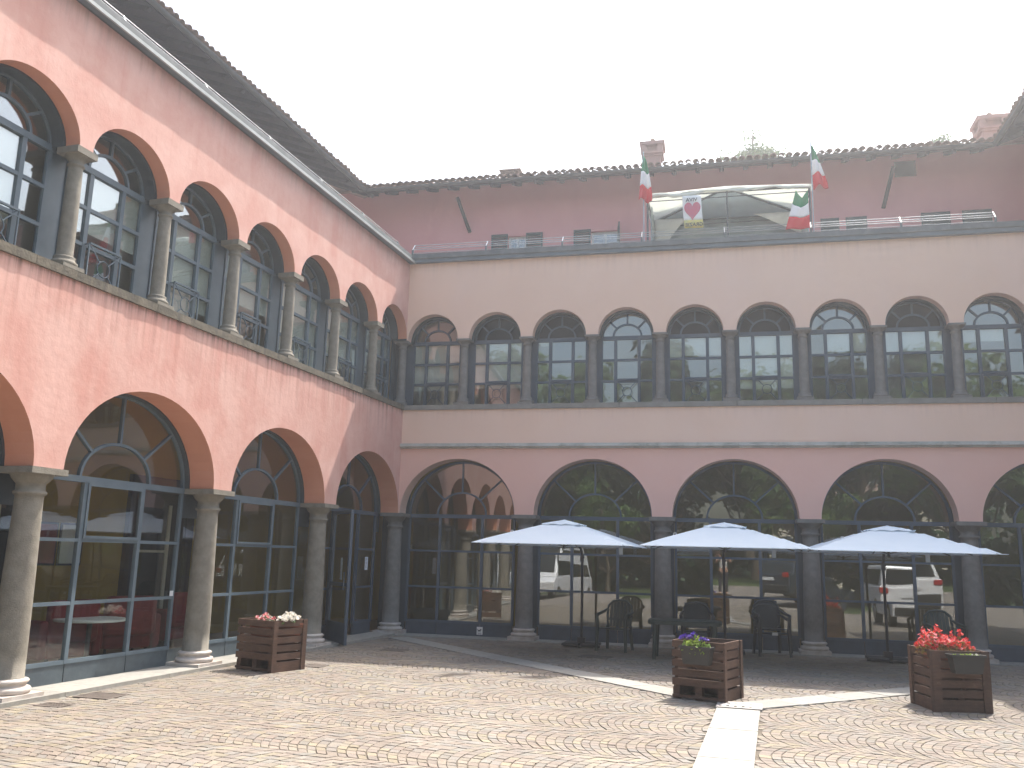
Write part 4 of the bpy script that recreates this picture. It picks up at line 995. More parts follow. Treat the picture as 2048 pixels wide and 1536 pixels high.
# ------------------------------------------------------------------ parasols
def parasol(cx, cy, zr, zp, half, rz, pole, label, th):
    t = empty('parasol', (cx, cy, 0), rz); tag(t, label, 'parasol', 'square white parasols along the back arcade')
    inv = Matrix.Rotation(-rz, 4, 'Z') @ Matrix.Translation((-cx, -cy, 0))
    n = 12; v = []; f = []
    H = zp - zr
    def top(u, w_, r0=0):
        h = 1 - max(abs(u), abs(w_)); d = 1 - abs(abs(u) - abs(w_)); sag = -.035 * math.sin(math.pi * h) * (1 - d); e = .05 * (1 - min(1, abs(abs(u) - abs(w_)) * 3)) * (1 - h) * 0
        return zr + H * (h ** .93) + sag
    for j in range(n + 1):
        for i in range(n + 1):
            u = i / n * 2 - 1; w_ = j / n * 2 - 1; cr = 1 + .0 * (abs(u) * abs(w_)) - .03 * (1 - min(abs(u), abs(w_))) * (max(abs(u), abs(w_)))
            v.append((u * half * cr, w_ * half * cr, top(u, w_)))
    for j in range(n):
        for i in range(n): a = j * (n + 1) + i; f.append((a, a + 1, a + n + 2, a + n + 1))
    m = MB().mat(M_canvas); m.faces(v, f, False); o = m.obj('canopy', t); s = o.modifiers.new('solid', 'SOLIDIFY'); s.thickness = .008; s.offset = -1
    # vent cap
    k = .26 * half; m = MB().mat(M_canvas); z0 = top(.24, 0) + .012; v = []; n2 = 8
    for j in range(n2 + 1):
        for i in range(n2 + 1):
            u = i / n2 * 2 - 1; w_ = j / n2 * 2 - 1; h = 1 - max(abs(u), abs(w_)); v.append((u * k, w_ * k, z0 + .085 * h ** .8 + (.012 * math.cos(9 * (u + w_)) if h < .01 else 0)))
    f = [(j * (n2 + 1) + i, j * (n2 + 1) + i + 1, (j + 1) * (n2 + 1) + i + 1, (j + 1) * (n2 + 1) + i) for j in range(n2) for i in range(n2)]
    m.faces(v, f, False); o = m.obj('vent_cap', t); s = o.modifiers.new('solid', 'SOLIDIFY'); s.thickness = .005
    # loop and hanging strap
    m = MB().mat(M_white); u0 = -.62; m.tube([(u0 * half, -.5 * half, top(u0, -.5)), (u0 * half + .01, -.5 * half, top(u0, -.5) + .045), (u0 * half + .04, -.5 * half, top(u0, -.5) + .045), (u0 * half + .05, -.5 * half, top(u0, -.5))], .006, 6)
    m.obj('carry_loop', t)
    m = MB().mat(M_canvas); m.box(half * .62, half * .62 + .07, half * .86, half * .86 + .008, zr - .13, zr + .0); m.obj('strap', t)
    for (i, j) in ((-1, -1), (1, -1), (1, 1), (-1, 1), (0, -1), (0, 1), (1, 0), (-1, 0)):
        m = MB().mat(M_blackm); m.tube([(0, 0, zp - .06), (i * half * .5, j * half * .5, zr + H * .5 - .075), (i * half * .93, j * half * .93, zr - .008)], .010, 6); m.obj('rib', t)
    m = MB().mat(M_blackm); m.tube([(0, 0, zp - .05), (0, 0, zr - .06)], .022, 8)
    for (i, j) in ((-1, -1), (1, -1), (1, 1), (-1, 1)): m.tube([(0, 0, zr - .02), (i * half * .45, j * half * .45, zr + H * .52 - .05)], .008, 6)
    m.obj('hub', t)
    p0 = inv @ Vector((pole[0], pole[1], 0)); m = MB().mat(M_blackm); zt = zr - .06
    m.tube([(p0.x, p0.y, .05), (p0.x, p0.y, zt - .10), (p0.x * .97, p0.y * .93, zt), (p0.x * .6, p0.y * .6, zt + .18), (0, 0, zp - .10)], .024, 10); m.obj('pole', t)
    m = MB().mat(M_blackm); m.box(p0.x - .03, p0.x + .03, p0.y - .06, p0.y + .03, zt - .22, zt - .10); m.tube([(p0.x, p0.y - .06, zt - .17), (p0.x + .05, p0.y - .08, zt - .13)], .008, 6); m.obj('crank', t)
    for (i, j) in ((-1, -1), (1, -1), (1, 1), (-1, 1)):
        m = MB().mat(M_bluet); a, b = sorted((p0.x + i * .02, p0.x + i * .33)); c, d = sorted((p0.y + j * .02, p0.y + j * .24)); m.box(a, b, c, d, .03, .075); bevel(m.obj('base_slab', t), .012)
    m = MB().mat(M_blackm); m.box(p0.x - .34, p0.x + .34, p0.y - .018, p0.y + .018, 0.004, .03); m.box(p0.x - .018, p0.x + .018, p0.y - .25, p0.y + .25, 0.004, .0299); m.box(p0.x - .07, p0.x + .07, p0.y - .05, p0.y + .05, .076, .17); m.obj('base_cross', t)
parasol(3.77, -2.02, 1.80, 2.23, 1.26, R(-1.5), (3.84, -.42), 'leftmost square white parasol in front of the second arch', 0)
parasol(6.42, -2.02, 1.81, 2.23, 1.29, R(0.5), (6.40, -.42), 'middle square white parasol between two others', 0)
parasol(8.90, -2.05, 1.80, 2.22, 1.30, R(2.0), (9.08, -.42), 'rightmost square white parasol behind the red flowers', 0)

# ------------------------------------------------------------------ chairs and table
def chair(loc, rz, label, mt=M_plast, slats=True, tall=0.0):
    t = empty('garden_chair', loc, rz); tag(t, label, 'chair', 'dark plastic garden chairs')
    m = MB().mat(mt); n = 6; v = []; f = []
    for j in range(n + 1):
        for i in range(n + 1):
            x = -.22 + .44 * i / n; y = -.22 + .42 * j / n; v.append((x * (1.05 - .1 * j / n), y, .40 - .02 * math.sin(math.pi * i / n) * math.sin(math.pi * j / n) - .02 * j / n))
    for j in range(n):
        for i in range(n): a = j * (n + 1) + i; f.append((a, a + 1, a + n + 2, a + n + 1))
    m.faces(v, f, True); o = m.obj('seat', t); s = o.modifiers.new('solid', 'SOLIDIFY'); s.thickness = .02
    # back: curved frame + slats (front of the chair is -Y)
    m = MB().mat(mt); H = .86 + tall
    m.tube([(-.20, .20, .38), (-.225, .24, .60), (-.215, .275, .76 + tall), (-.13, .29, H - .02), (0, .295, H), (.13, .29, H - .02), (.215, .275, .76 + tall), (.225, .24, .60), (.20, .20, .38)], .022, 8)
    m.obj('back_frame', t)
    m = MB().mat(mt)
    if slats:
        for k in range(6):
            x = -.155 + .31 * k / 5; m.box(x - .027, x + .027, -.006, .006, 0, .44 + tall - abs(x) * .12, Matrix.Translation((0, .215, .40)) @ Matrix.Rotation(R(-10), 4, 'X'))
        m.box(-.2, .2, -.007, .007, 0, .05, Matrix.Translation((0, .232, .50)) @ Matrix.Rotation(R(-10), 4, 'X'))
    else: m.box(-.205, .205, -.008, .008, .02, .46 + tall, Matrix.Translation((0, .215, .40)) @ Matrix.Rotation(R(-10), 4, 'X'))
    m.obj('backrest', t)
    for s_ in (-1, 1):
        m = MB().mat(mt); m.tube([(s_ * .225, .255, .70), (s_ * .275, .15, .655), (s_ * .285, -.02, .63), (s_ * .275, -.20, .615), (s_ * .262, -.235, .57)], [.02, .026, .03, .03, .026], 8); m.obj('armrest', t)
        m = MB().mat(mt); m.tube([(s_ * .265, -.225, .60), (s_ * .255, -.22, .38), (s_ * .27, -.25, 0)], [.026, .034, .026], 8); m.obj('leg', t)
        m = MB().mat(mt); m.tube([(s_ * .21, .20, .42), (s_ * .235, .26, 0)], [.034, .026], 8); m.obj('leg', t)
    return t
chair((4.50, -.80, 0), R(-12), 'dark green slatted armchair alone right of the left parasol pole')
chair((5.92, -.62, 0), R(4), 'dark armchair with solid back pushed behind the table', M_plast2, False)
c0 = chair((7.18, -.30, 0), R(14), 'tall stack of dark armchairs near the third column', M_plast2, False, .0)
chair((7.19, -.29, .07), R(14), 'dark armchair stacked on another near the third column', M_plast2, False, .0)
c0['label'] = 'lower dark armchair of the stacked pair near the third column'
tg = MB().mat(M_white); tg.box(-.05, .05, -.26, -.255, .36, .41); o = tg.obj('white_tag', c0)
chair((10.02, -.28, 0), R(8), 'dark slatted armchair behind the planter with red flowers', M_plast, True)
tb = empty('garden_table', (5.75, -1.62, 0)); tag(tb, 'dark plastic garden table in the shade behind the middle planter', 'table')
m = MB().mat(M_plast); v = []; nn = 28
prof = []
for k in range(nn):
    a = 2 * math.pi * k / nn; ca, sa = math.cos(a), math.sin(a); x = .60 * (abs(ca) ** .45) * (1 if ca >= 0 else -1); y = .36 * (abs(sa) ** .45) * (1 if sa >= 0 else -1); prof.append((x, y))
m.faces([(x, y, .56) for x, y in prof] + [(x, y, .615) for x, y in prof] + [(x * .98, y * .97, .625) for x, y in prof],
        [tuple(reversed(range(nn))), tuple(range(2 * nn, 3 * nn))] + [(k, (k + 1) % nn, (k + 1) % nn + nn, k + nn) for k in range(nn)] + [(k + nn, (k + 1) % nn + nn, (k + 1) % nn + 2 * nn, k + 2 * nn) for k in range(nn)])
m.obj('table_top', tb)
for (i, j) in ((-1, -1), (1, -1), (1, 1), (-1, 1)): m = MB().mat(M_plast); m.tube([(i * .47, j * .25, .57), (i * .49, j * .27, 0)], [.045, .03], 8); m.obj('leg', tb)

# ------------------------------------------------------------------ planters
def planter(corner, dx, L1, L2, H, label, post_sides, seed, opening=True):
    """corner = front-left base corner, dx = unit vec along front; depth to the left-hand normal (away from camera)"""
    rr = random.Random(seed); ang = math.atan2(dx[1], dx[0]); t = empty('slatted_planter', (corner[0], corner[1], 0), ang)
    tag(t, label, 'planter', 'brown planters made of pallet boards')
    th = .022; nb = 5; gap = .026; zb0 = .155; bh = (H - zb0 - gap * (nb - 1)) / nb
    pw = .075
    for k in range(nb):
        z0 = zb0 + k * (bh + gap)
        for side in range(4):
            m = MB().mat(M_pwood); j = rr.uniform(-.003, .003)
            if side == 0: m.box(0, L1, 0 + j, th + j, z0, z0 + bh)
            elif side == 1: m.box(0, L1, L2 - th - j, L2 - j, z0, z0 + bh)
            elif side == 2: m.box(0 + j, th + j, th + .004, L2 - th - .004, z0, z0 + bh)
            else: m.box(L1 - th - j, L1 - j, th + .004, L2 - th - .004, z0, z0 + bh)
            m.obj('slat', t)
    # foot boards
    for side in range(4):
        m = MB().mat(M_pwood)
        if side == 0: m.box(0, L1, 0, th, 0.02, .05) if opening else m.box(0, L1, 0, th, 0.0, .13)
        elif side == 1: m.box(0, L1, L2 - th, L2, 0.0, .13)
        elif side == 2: m.box(0, th, th + .004, L2 - th - .004, .0, .13)
        else: m.box(L1 - th, L1, th + .004, L2 - th - .004, .0, .13)
        m.obj('slat', t)
    for (a, b) in ((.0, .09), (L1 / 2 - .05, L1 / 2 + .05), (L1 - .09, L1)):
        m = MB().mat(M_pwood); m.box(a + .01, b - .01, th + .005, .11, .0, .15); m.obj('pallet_block', t)
    # corner posts outside: on side faces
    for (x, y, wx, wy) in post_sides(L1, L2):
        m = MB().mat(M_pwood); m.box(x, x + wx, y, y + wy, 0, H + .004); m.obj('corner_post', t)
    # inner posts
    for (x, y) in ((th + .002, th + .002), (L1 - th - .042, th + .002), (th + .002, L2 - th - .042), (L1 - th - .042, L2 - th - .042)):
        m = MB().mat(M_pwood); m.box(x, x + .04, y, y + .04, .16, H - .01); m.obj('inner_post', t)
    m = MB().mat(M_soil); m.box(.03, L1 - .03, .03, L2 - .03, .16, .165); m.obj('base_board', t)
    return t, ang
def unit(a, b):
    d = Vector(b) - Vector(a); return d.normalized(), d.length
def flowers(loc, rx, ry, hz, nf, nl, mf, ml, label, name='flower_plant', fs=.018, seed=1, spikes=False, droop=0.0, rz=0, f2=None):
    t = empty(name, loc, rz); tag(t, label, 'flowers'); rr = random.Random(seed)
    def cloud(m, cnt, size, zlo, zhi, top):
        for _ in range(cnt):
            a = rr.uniform(0, 2 * math.pi); q = math.sqrt(rr.random()); x = rx * q * math.cos(a); y = ry * q * math.sin(a); bumpy = .75 + .35 * math.sin(x * 37 + seed) * math.cos(y * 41 + seed)
            z = (zlo + (zhi - zlo) * (rr.random() if not top else rr.uniform(.55, 1))) * hz * (1 - .55 * q * q) * bumpy
            if droop and rr.random() < .35 and y < 0: z -= droop * rr.random(); y -= ry * .4
            n = Vector((rr.uniform(-1, 1), rr.uniform(-1, .6), rr.uniform(.2, 1))).normalized(); a1 = n.orthogonal().normalized(); b1 = n.cross(a1); s = size * rr.uniform(.7, 1.3); c = Vector((x, y, z)); ro = rr.uniform(0, 3)
            yield c, n, a1 * math.cos(ro) + b1 * math.sin(ro), b1 * math.cos(ro) - a1 * math.sin(ro), s
    m = MB().mat(ml)
    for c, n, a, b, s in cloud(m, nl, fs * 1.3, 0, .9, False): m.faces([c - a * s, c - b * s * .5 + n * s * .1, c + a * s, c + b * s * .5 + n * s * .1], [(0, 1, 2), (0, 2, 3)])
    m.obj('leaves', t)
    m = MB().mat(mf)
    for i, (c, n, a, b, s) in enumerate(cloud(m, nf, fs, .5, 1.05, True)):
        if f2 and i % 3 == 0: m.mat(f2)
        else: m.mat(mf)
        k = 5
        for p in range(k):
            t0 = 2 * math.pi * p / k; t1 = t0 + 1.0; m.faces([c, c + (a * math.cos(t0) + b * math.sin(t0)) * s + n * s * .25, c + (a * math.cos((t0 + t1) / 2) + b * math.sin((t0 + t1) / 2)) * s * 1.15 + n * s * .3, c + (a * math.cos(t1) + b * math.sin(t1)) * s + n * s * .25], [(0, 1, 2, 3)])
    m.obj('blossoms', t); return t
def trough(loc, rz, L, label, mt=M_pot, H=.17, W=.15, soil=True):
    t = empty('hanging_trough', loc, rz); tag(t, label, 'flower trough')
    m = MB().mat(mt); k = .82; th = .006
    o_ = [(-L / 2, -W / 2, 0), (L / 2, -W / 2, 0), (L / 2, W / 2, 0), (-L / 2, W / 2, 0)]; b_ = [(x * k, y * k, -H) for x, y, z in o_]; i_ = [(x * .96, y * .88, 0) for x, y, z in o_]; ib = [(x * k * .96, y * k * .88, -H + .02) for x, y, z in o_]
    m.faces(o_ + b_ + i_ + ib, [(4 + q, 4 + (q + 1) % 4, (q + 1) % 4, q) for q in range(4)] + [(7, 6, 5, 4)] + [(q, (q + 1) % 4, 8 + (q + 1) % 4, 8 + q) for q in range(4)] + [(8 + q, 8 + (q + 1) % 4, 12 + (q + 1) % 4, 12 + q) for q in range(4)] + [(12, 13, 14, 15)])
    m.obj('box', t)
    m = MB().mat(mt); m.box(-L / 2 - .012, L / 2 + .012, -W / 2 - .012, -W / 2, -.02, .006); m.box(-L / 2 - .012, L / 2 + .012, W / 2, W / 2 + .012, -.02, .006); m.box(-L / 2 - .012, -L / 2, -W / 2, W / 2, -.02, .006); m.box(L / 2, L / 2 + .012, -W / 2, W / 2, -.02, .006); m.obj('rim', t)
    m = MB().mat(M_soil); m.box(-L / 2 * .95, L / 2 * .95, -W / 2 * .86, W / 2 * .86, -.05, -.02); m.obj('soil', t); return t
# planter A (left): corners from the photograph on the ground
pA0, pA1, pA2 = (-.10, -5.70), (.547, -5.92), (.69, -5.36)
dxA, LA = unit(pA0, pA1); planter(pA0, dxA, LA, .60, .665, 'slatted planter with pink and white flowers beside the left arcade', lambda a, b: [(a, -.004, .022, .075), (a, b - .07, .022, .075)], 1)
pB0, pB1 = (5.756, -5.90), (6.35, -6.115)
dxB, LB = unit(pB0, pB1); planter(pB0, dxB, LB, .62, .665, 'slatted planter with purple flowers in a grey trough, centre foreground', lambda a, b: [(a, -.004, .022, .07), (a, b - .065, .022, .07), (-.022, b - .07, .022, .07)], 2)
pC0, pC1 = (8.66, -5.72), (9.286, -5.60)
dxC, LC = unit(pC0, pC1); tC, aC = planter(pC0, dxC, LC, .62, .665, 'slatted planter overflowing with red flowers at the right', lambda a, b: [(0.0, -.022, .09, .022), (a - .09, -.022, .09, .022), (-.022, b - .08, .022, .08), (-.022, -.022, .022, .05)], 3, opening=False)
def loc_on(p0, d, u, v_, z): 
    nx, ny = -d.y, d.x; return (p0[0] + d.x * u + nx * v_, p0[1] + d.y * u + ny * v_, z)
angA = math.atan2(dxA.y, dxA.x); angB = math.atan2(dxB.y, dxB.x); angC = math.atan2(dxC.y, dxC.x)
trough(loc_on(pA0, dxA, .36, .14, .61), angA, .42, 'terracotta trough inside the left planter', M_pot2, soil=True)
flowers(loc_on(pA0, dxA, .37, .14, .62), .15, .07, .13, 60, 90, M_fpink, M_leafG, 'pink flowers in the left planter', seed=4, fs=.02, f2=M_fwhite)
trough(loc_on(pA0, dxA, .56, .34, .61), angA + R(75), .46, 'terracotta trough under the white flowers', M_pot2)
flowers(loc_on(pA0, dxA, .60, .34, .63), .11, .23, .13, 300, 60, M_fwhite, M_leafG, 'white flowers in the left planter', seed=5, fs=.022)
trough(loc_on(pB0, dxB, .34, -.06, .615), angB, .37, 'grey trough hung on the front of the middle planter', H=.20)
flowers(loc_on(pB0, dxB, .33, -.06, .60), .17, .075, .17, 1, 170, M_fpurp, M_leafY, 'lime leaved trailing plant in the grey trough', seed=6, fs=.02, droop=.10, rz=angB)
for (du, dz, s_) in ((.17, .72, 31), (.29, .735, 32), (.42, .705, 33)):
    flowers(loc_on(pB0, dxB, du, -.05, dz - .03), .045, .035, .05, 12, 4, M_fpurp, M_leafY, {31: 'purple bloom at the left of the grey trough', 32: 'largest purple bloom in the middle of the grey trough', 33: 'purple bloom at the right of the grey trough'}[s_], seed=s_, fs=.026)
trough(loc_on(pC0, dxC, .34, -.10, .635), angC, .36, 'grey trough hung on the front of the right planter', H=.2)
flowers(loc_on(pC0, dxC, .34, -.10, .615), .16, .06, .045, 2, 90, M_fwhite, M_leafY, 'low yellow green sprouts in the grey trough of the right planter', seed=8, fs=.014, rz=angC)
trough(loc_on(pC0, dxC, .26, .20, .62), angC, .5, 'trough inside the right planter holding the red flowers', M_pot2)
flowers(loc_on(pC0, dxC, .12, .20, .61), .20, .15, .33, 190, 420, M_fred, M_leafR, 'taller bush of red flowers on the left of the right planter', seed=9, fs=.02, f2=M_fpink)
flowers(loc_on(pC0, dxC, .40, .20, .61), .16, .13, .26, 130, 280, M_fred, M_leafR, 'smaller bush of red flowers beside the taller one', seed=10, fs=.02, f2=M_fpink)

# ------------------------------------------------------------------ furniture seen through the left glass
def armchair(p, rz, label):
    P = Lm @ Vector(p); t = empty('red_armchair', P, rz + math.pi / 2 - AL); tag(t, label, 'armchair', 'red armchairs indoors')
    m = MB().mat(M_red); m.box(-.33, .33, -.3, .3, .12, .42); bevel(m.obj('seat', t), .05, 3)
    m = MB().mat(M_red); m.box(-.36, .36, .2, .38, .30, .85); bevel(m.obj('backrest', t), .08, 4)
    for s_ in (-1, 1): m = MB().mat(M_red); m.box(min(s_ * .33, s_ * .45), max(s_ * .33, s_ * .45), -.3, .32, .12, .60); bevel(m.obj('armrest', t), .05, 3)
    for (i, j) in ((-1, -1), (1, -1), (1, 1), (-1, 1)): m = MB().mat(M_blackm); m.tube([(i * .28, j * .25, 0), (i * .28, j * .25, .13)], .02, 8); m.obj('leg', t)
armchair((-6.9, 1.6, .05), R(170), 'red armchair behind the glass next to the white table')
armchair((-8.3, 2.0, .05), R(200), 'red armchair behind the glass nearest the foreground column')
armchair((-5.6, 1.7, .05), R(150), 'red armchair behind the glass by the second column')
armchair((-4.2, 2.0, .05), R(180), 'red armchair behind the glass facing the left planter')
P = Lm @ Vector((-7.0, 1.0, .05)); t = empty('cafe_table', P); tag(t, 'low round table with pale rim behind the left glass', 'table')
m = MB().mat(M_white); m.lathe([(.42, .60), (.43, .615), (.42, .63)], 32); m.obj('table_top', t); m = MB().mat(M_blackm); m.lathe([(.22, 0), (.22, .02), (.03, .03), (.03, .60)], 16); m.obj('pedestal', t)
for (x, mm_, lb) in ((-9.4, M_white, 'framed picture on the ochre wall left of the dark doorway'), (-6.2, M_red, 'red framed poster on the ochre wall inside'), (-5.7, M_white, 'white poster on the ochre wall inside')):
    P = Lm @ Vector((x, 2.68, 1.6)); t = empty('picture', P, math.pi / 2 - AL); tag(t, lb, 'picture'); m = MB().mat(mm_); m.box(-.2, .2, -.01, .01, -.28, .28); m.obj('print', t); m = MB().mat(M_dwood); m.box(-.23, .23, .0, .015, -.31, .31); m.obj('frame', t)

# ------------------------------------------------------------------ trees
def tree_data(seed, H, cr, leafm, nl, ls, conic=False, clumps=26, zf=.68, zs=.33):
    rr = random.Random(seed); tk = MB().mat(M_bark); pts = [(0, 0, 0)]; x = y = 0
    for k in range(1, 6): x += rr.uniform(-.12, .12) * H * .1; y += rr.uniform(-.12, .12) * H * .1; pts.append((x, y, H * .75 * k / 5))
    tk.tube(pts, [H * .028 * (1 - .14 * k) for k in range(6)], 8)
    cr_m = MB().mat(leafm); cl = []
    for i in range(clumps):
        if conic:
            h = rr.uniform(.15, 1); rad = cr * (1.05 - h) * rr.uniform(.5, 1); a = rr.uniform(0, 6.28); c = Vector((rad * math.cos(a), rad * math.sin(a), H * h)); s = cr * .30
        else:
            d = Vector((rr.gauss(0, 1), rr.gauss(0, 1), rr.gauss(0, .8))).normalized() * (rr.random() ** .4); c = Vector((d.x * cr, d.y * cr, H * zf + d.z * H * zs)); s = cr * rr.uniform(.22, .42)
        cl.append((c, s)); base = Vector(pts[min(5, max(1, int(c.z / H * 5)))]) * .9
        tk.tube([base, (base + c) / 2 + Vector((0, 0, -.05 * H)), c], [H * .009, H * .006, H * .002], 5)
    for i in range(nl):
        c, s = cl[i % clumps]; d = Vector((rr.gauss(0, 1), rr.gauss(0, 1), rr.gauss(0, .7))).normalized() * s * rr.random() ** .45
        p = c + d; n = (d.normalized() + Vector((rr.uniform(-.6, .6), rr.uniform(-.6, .6), rr.uniform(-.2, .8)))).normalized(); a = n.orthogonal().normalized(); b = n.cross(a); q = ls * rr.uniform(.6, 1.3); ro = rr.uniform(0, 3); a, b = a * math.cos(ro) + b * math.sin(ro), b * math.cos(ro) - a * math.sin(ro)
        cr_m.face([p - a * q, p - b * q * .6, p + a * q, p + b * q * .6])
    return tk.mesh('trunk'), cr_m.mesh('crown')
T1 = tree_data(1, 9, 3.6, M_leaf, 9000, .17); T2 = tree_data(2, 12, 4.0, M_leafD, 9000, .2, True, 40); T3 = tree_data(3, 7, 2.6, M_leaf, 7000, .13)
def tree(T, loc, sc, rz, label, name='tree', group='trees beyond the lawn'):
    t = empty(name, loc, rz); t.scale = (sc, sc, sc); tag(t, label, 'tree', group); link('trunk', T[0], t); link('crown', T[1], t); return t
spots = [(T2, (-6, -34), 1.1), (T1, (-1, -31), 1.1), (T2, (3.5, -37), 1.25), (T1, (8, -34), 1.3), (T3, (10.5, -29), 1.0), (T2, (14, -38), 1.2), (T1, (19, -33), 1.35), (T1, (25, -36), 1.2), (T2, (-13, -36), 1.3), (T1, (-18, -30), 1.2), (T2, (31, -34), 1.1), (T1, (12, -46), 1.5), (T1, (-4, -46), 1.6), (T3, (0.5, -27.5), .8), (T3, (22, -27), .9), (T2, (20, -48), 1.4), (T1, (37, -40), 1.4), (T1, (-26, -38), 1.4), (T2, (23, -15), 1.05), (T1, (27, -21), 1.25), (T1, (21.5, -7.5), 1.0), (T2, (28, -5), 1.1)]
ORD = ['first', 'second', 'third', 'fourth', 'fifth', 'sixth', 'seventh', 'eighth', 'ninth', 'tenth', 'eleventh', 'twelfth', 'thirteenth']
for i, (T, (x, y), s_) in enumerate(spots):
    rank = sum(1 for q in spots if q[0] is T and q[1][0] < x)
    tree(T, (x, y, -.03), s_, i * 1.3, ORD[rank] + {id(T1): ' broad leafy tree from the left mirrored in the back windows', id(T2): ' dark conifer from the left mirrored in the back windows', id(T3): ' small round tree from the left mirrored in the back windows'}[id(T)], group='trees on the lawn reflected in the glass')
T4 = tree_data(8, 16.7, 1.35, M_leaf, 3800, .06, clumps=34, zf=.925, zs=.075)
tree(T4, (7.6, 13.6, 0), 1.0, 0, 'thin tree top showing above the roof between the two chimneys', 'treetop', None)
T5 = tree_data(9, 16.5, 1.0, M_leaf, 2600, .06, clumps=24, zf=.93, zs=.06)
tree(T5, (14.35, 13.6, 0), 1.0, 1, 'wispy treetop above the roof left of the right chimney', 'treetop', None)
m = MB().mat(M_leaf); rr = random.Random(77)
for i in range(9000):
    x = rr.uniform(-30, 45); z = abs(rr.gauss(.7, .45)); y = -41 + rr.gauss(0, .8) ; n = Vector((rr.uniform(-1, 1), rr.uniform(-.2, 1), rr.uniform(-.3, 1))).normalized(); a = n.orthogonal().normalized(); b = n.cross(a); c = Vector((x, y, z * 2.2)); q = .3
    m.face([c - a * q, c - b * q, c + a * q, c + b * q])
tag(m.obj('hedge'), 'long leafy hedge beyond the lawn', 'hedge', kind='stuff')
# pale villa with arches beyond the lawn (seen only mirrored in the glass)
vl = empty('distant_villa', (20, -70, 0)); tag(vl, 'pale villa beyond the trees mirrored in the lower glass', 'house')
m = MB().mat(M_cream); m.box(-9, 9, -5, 0, 0, 8); m.obj('wall', vl); m = MB().mat(M_tile); m.faces([(-9.6, .6, 8), (9.6, .6, 8), (9.6, -5.6, 8), (-9.6, -5.6, 8), (-6, -2.5, 10), (6, -2.5, 10)], [(0, 1, 5, 4), (1, 2, 5), (2, 3, 4, 5), (3, 0, 4), (3, 2, 1, 0)]); m.obj('roof', vl)
for k in range(4):
    m = MB().mat(M_steelD); xx = -7 + k * 4.4; pts = [(xx - .9, 1.0), (xx + .9, 1.0), (xx + .9, 3.0)] + [(xx + .9 * math.cos(R(a)), 3 + .9 * math.sin(R(a))) for a in range(15, 180, 15)] + [(xx - .9, 3.0)]; n = len(pts)
    m.faces([(x, .03, z) for x, z in pts] + [(x, .0, z) for x, z in pts], [tuple(reversed(range(n)))] + [(k2, (k2 + 1) % n, (k2 + 1) % n + n, k2 + n) for k2 in range(n)]); m.obj('window', vl)

# ------------------------------------------------------------------ cars parked round the camera (mirrored in the glass)
def car(loc, rz, body, prof, cab, Wd, label, tall=0):
    """prof: side outline (x,z) of the lower body, cab: cabin outline"""
    t = empty('parked_car', loc, rz); tag(t, label, 'car' if not tall else 'van', 'vehicles parked beside the photographer')
    def ext(m, pts, w0, w1, zmid):
        n = len(pts); v = []
        for s_ in (-1, 1):
            for (x, z) in pts: k = w0 + (w1 - w0) * max(0, min(1, (z - zmid) / .6)); v.append((x, s_ * k / 2, z))
        m.faces(v, [tuple(range(n)), tuple(reversed(range(n, 2 * n)))] + [((k + 1) % n, k, k + n, (k + 1) % n + n) for k in range(n)])
    m = MB().mat(body); ext(m, prof, Wd, Wd * .96, .5); ext(m, cab, Wd * .93, Wd * .74, cab[0][1]); bevel(m.obj('body', t), .05, 3)
    # glazing slightly proud of the cabin
    xs_ = [p[0] for p in cab]; z0 = cab[0][1] + .06; z1 = max(p[1] for p in cab) - .12
    for s_ in (-1, 1):
        m = MB().mat(M_carG); k0 = Wd * .93 / 2 + .004; k1 = (Wd * .93 + (Wd * .74 - Wd * .93) * min(1, (z1 - cab[0][1]) / .6)) / 2 + .012
        xa, xb = min(xs_) + .28, max(xs_) - .28; xc, xd = xa + .1, xb - .25 
        m.faces([(xa, s_ * k0, z0), (xb, s_ * k0, z0), (xd, s_ * k1, z1), (xc, s_ * k1, z1)], [(0, 1, 2, 3)]); m.obj('side_window', t)
    r0, r1 = cab[0], cab[1]; m = MB().mat(M_carG)
    bt, tp = Vector(cab[0]), Vector(cab[1])
    for (b_, t_, nm) in ((cab[0], cab[1], 'rear_window'), (cab[-1], cab[-2], 'windscreen')):
        m = MB().mat(M_carG); d = 1 if b_[0] > 0 else -1; q = .02; a0 = (b_[0] + (t_[0] - b_[0]) * .18 + d * q, b_[1] + (t_[1] - b_[1]) * .18); a1 = (b_[0] + (t_[0] - b_[0]) * .85 + d * q, b_[1] + (t_[1] - b_[1]) * .85)
        m.faces([(a0[0], -Wd * .38, a0[1]), (a0[0], Wd * .38, a0[1]), (a1[0], Wd * .33, a1[1]), (a1[0], -Wd * .33, a1[1])], [(0, 1, 2, 3)]); m.obj(nm, t)
    xr = min(p[0] for p in prof)
    for s_ in (-1, 1):
        m = MB().mat(M_tail); m.box(xr - .01, xr + .06, s_ * Wd * .42 - .13, s_ * Wd * .42 + .11, .85, 1.02); bevel(m.obj('tail_light', t), .02)
    m = MB().mat(M_paper); m.box(xr - .02, xr, -.26, .26, .72, .83); m.obj('number_plate', t)
    m = MB().mat(M_tyre); m.box(xr - .03, xr + .2, -Wd * .46, Wd * .46, .34, .58); bevel(m.obj('bumper', t), .04)
    L0, L1_ = min(p[0] for p in prof), max(p[0] for p in prof)
    for xw in (L0 + .75, L1_ - .80):
        for s_ in (-1, 1):
            m = MB().mat(M_tyre); m.tube([(xw, s_ * (Wd / 2 - .20), .33), (xw, s_ * (Wd / 2 + .01), .33)], .33, 24); wl = m.obj('wheel', t)
            m = MB().mat(M_rim); m.tube([(xw, s_ * (Wd / 2 + .0), .33), (xw, s_ * (Wd / 2 + .022), .33)], .20, 18); m.obj('rim', wl)
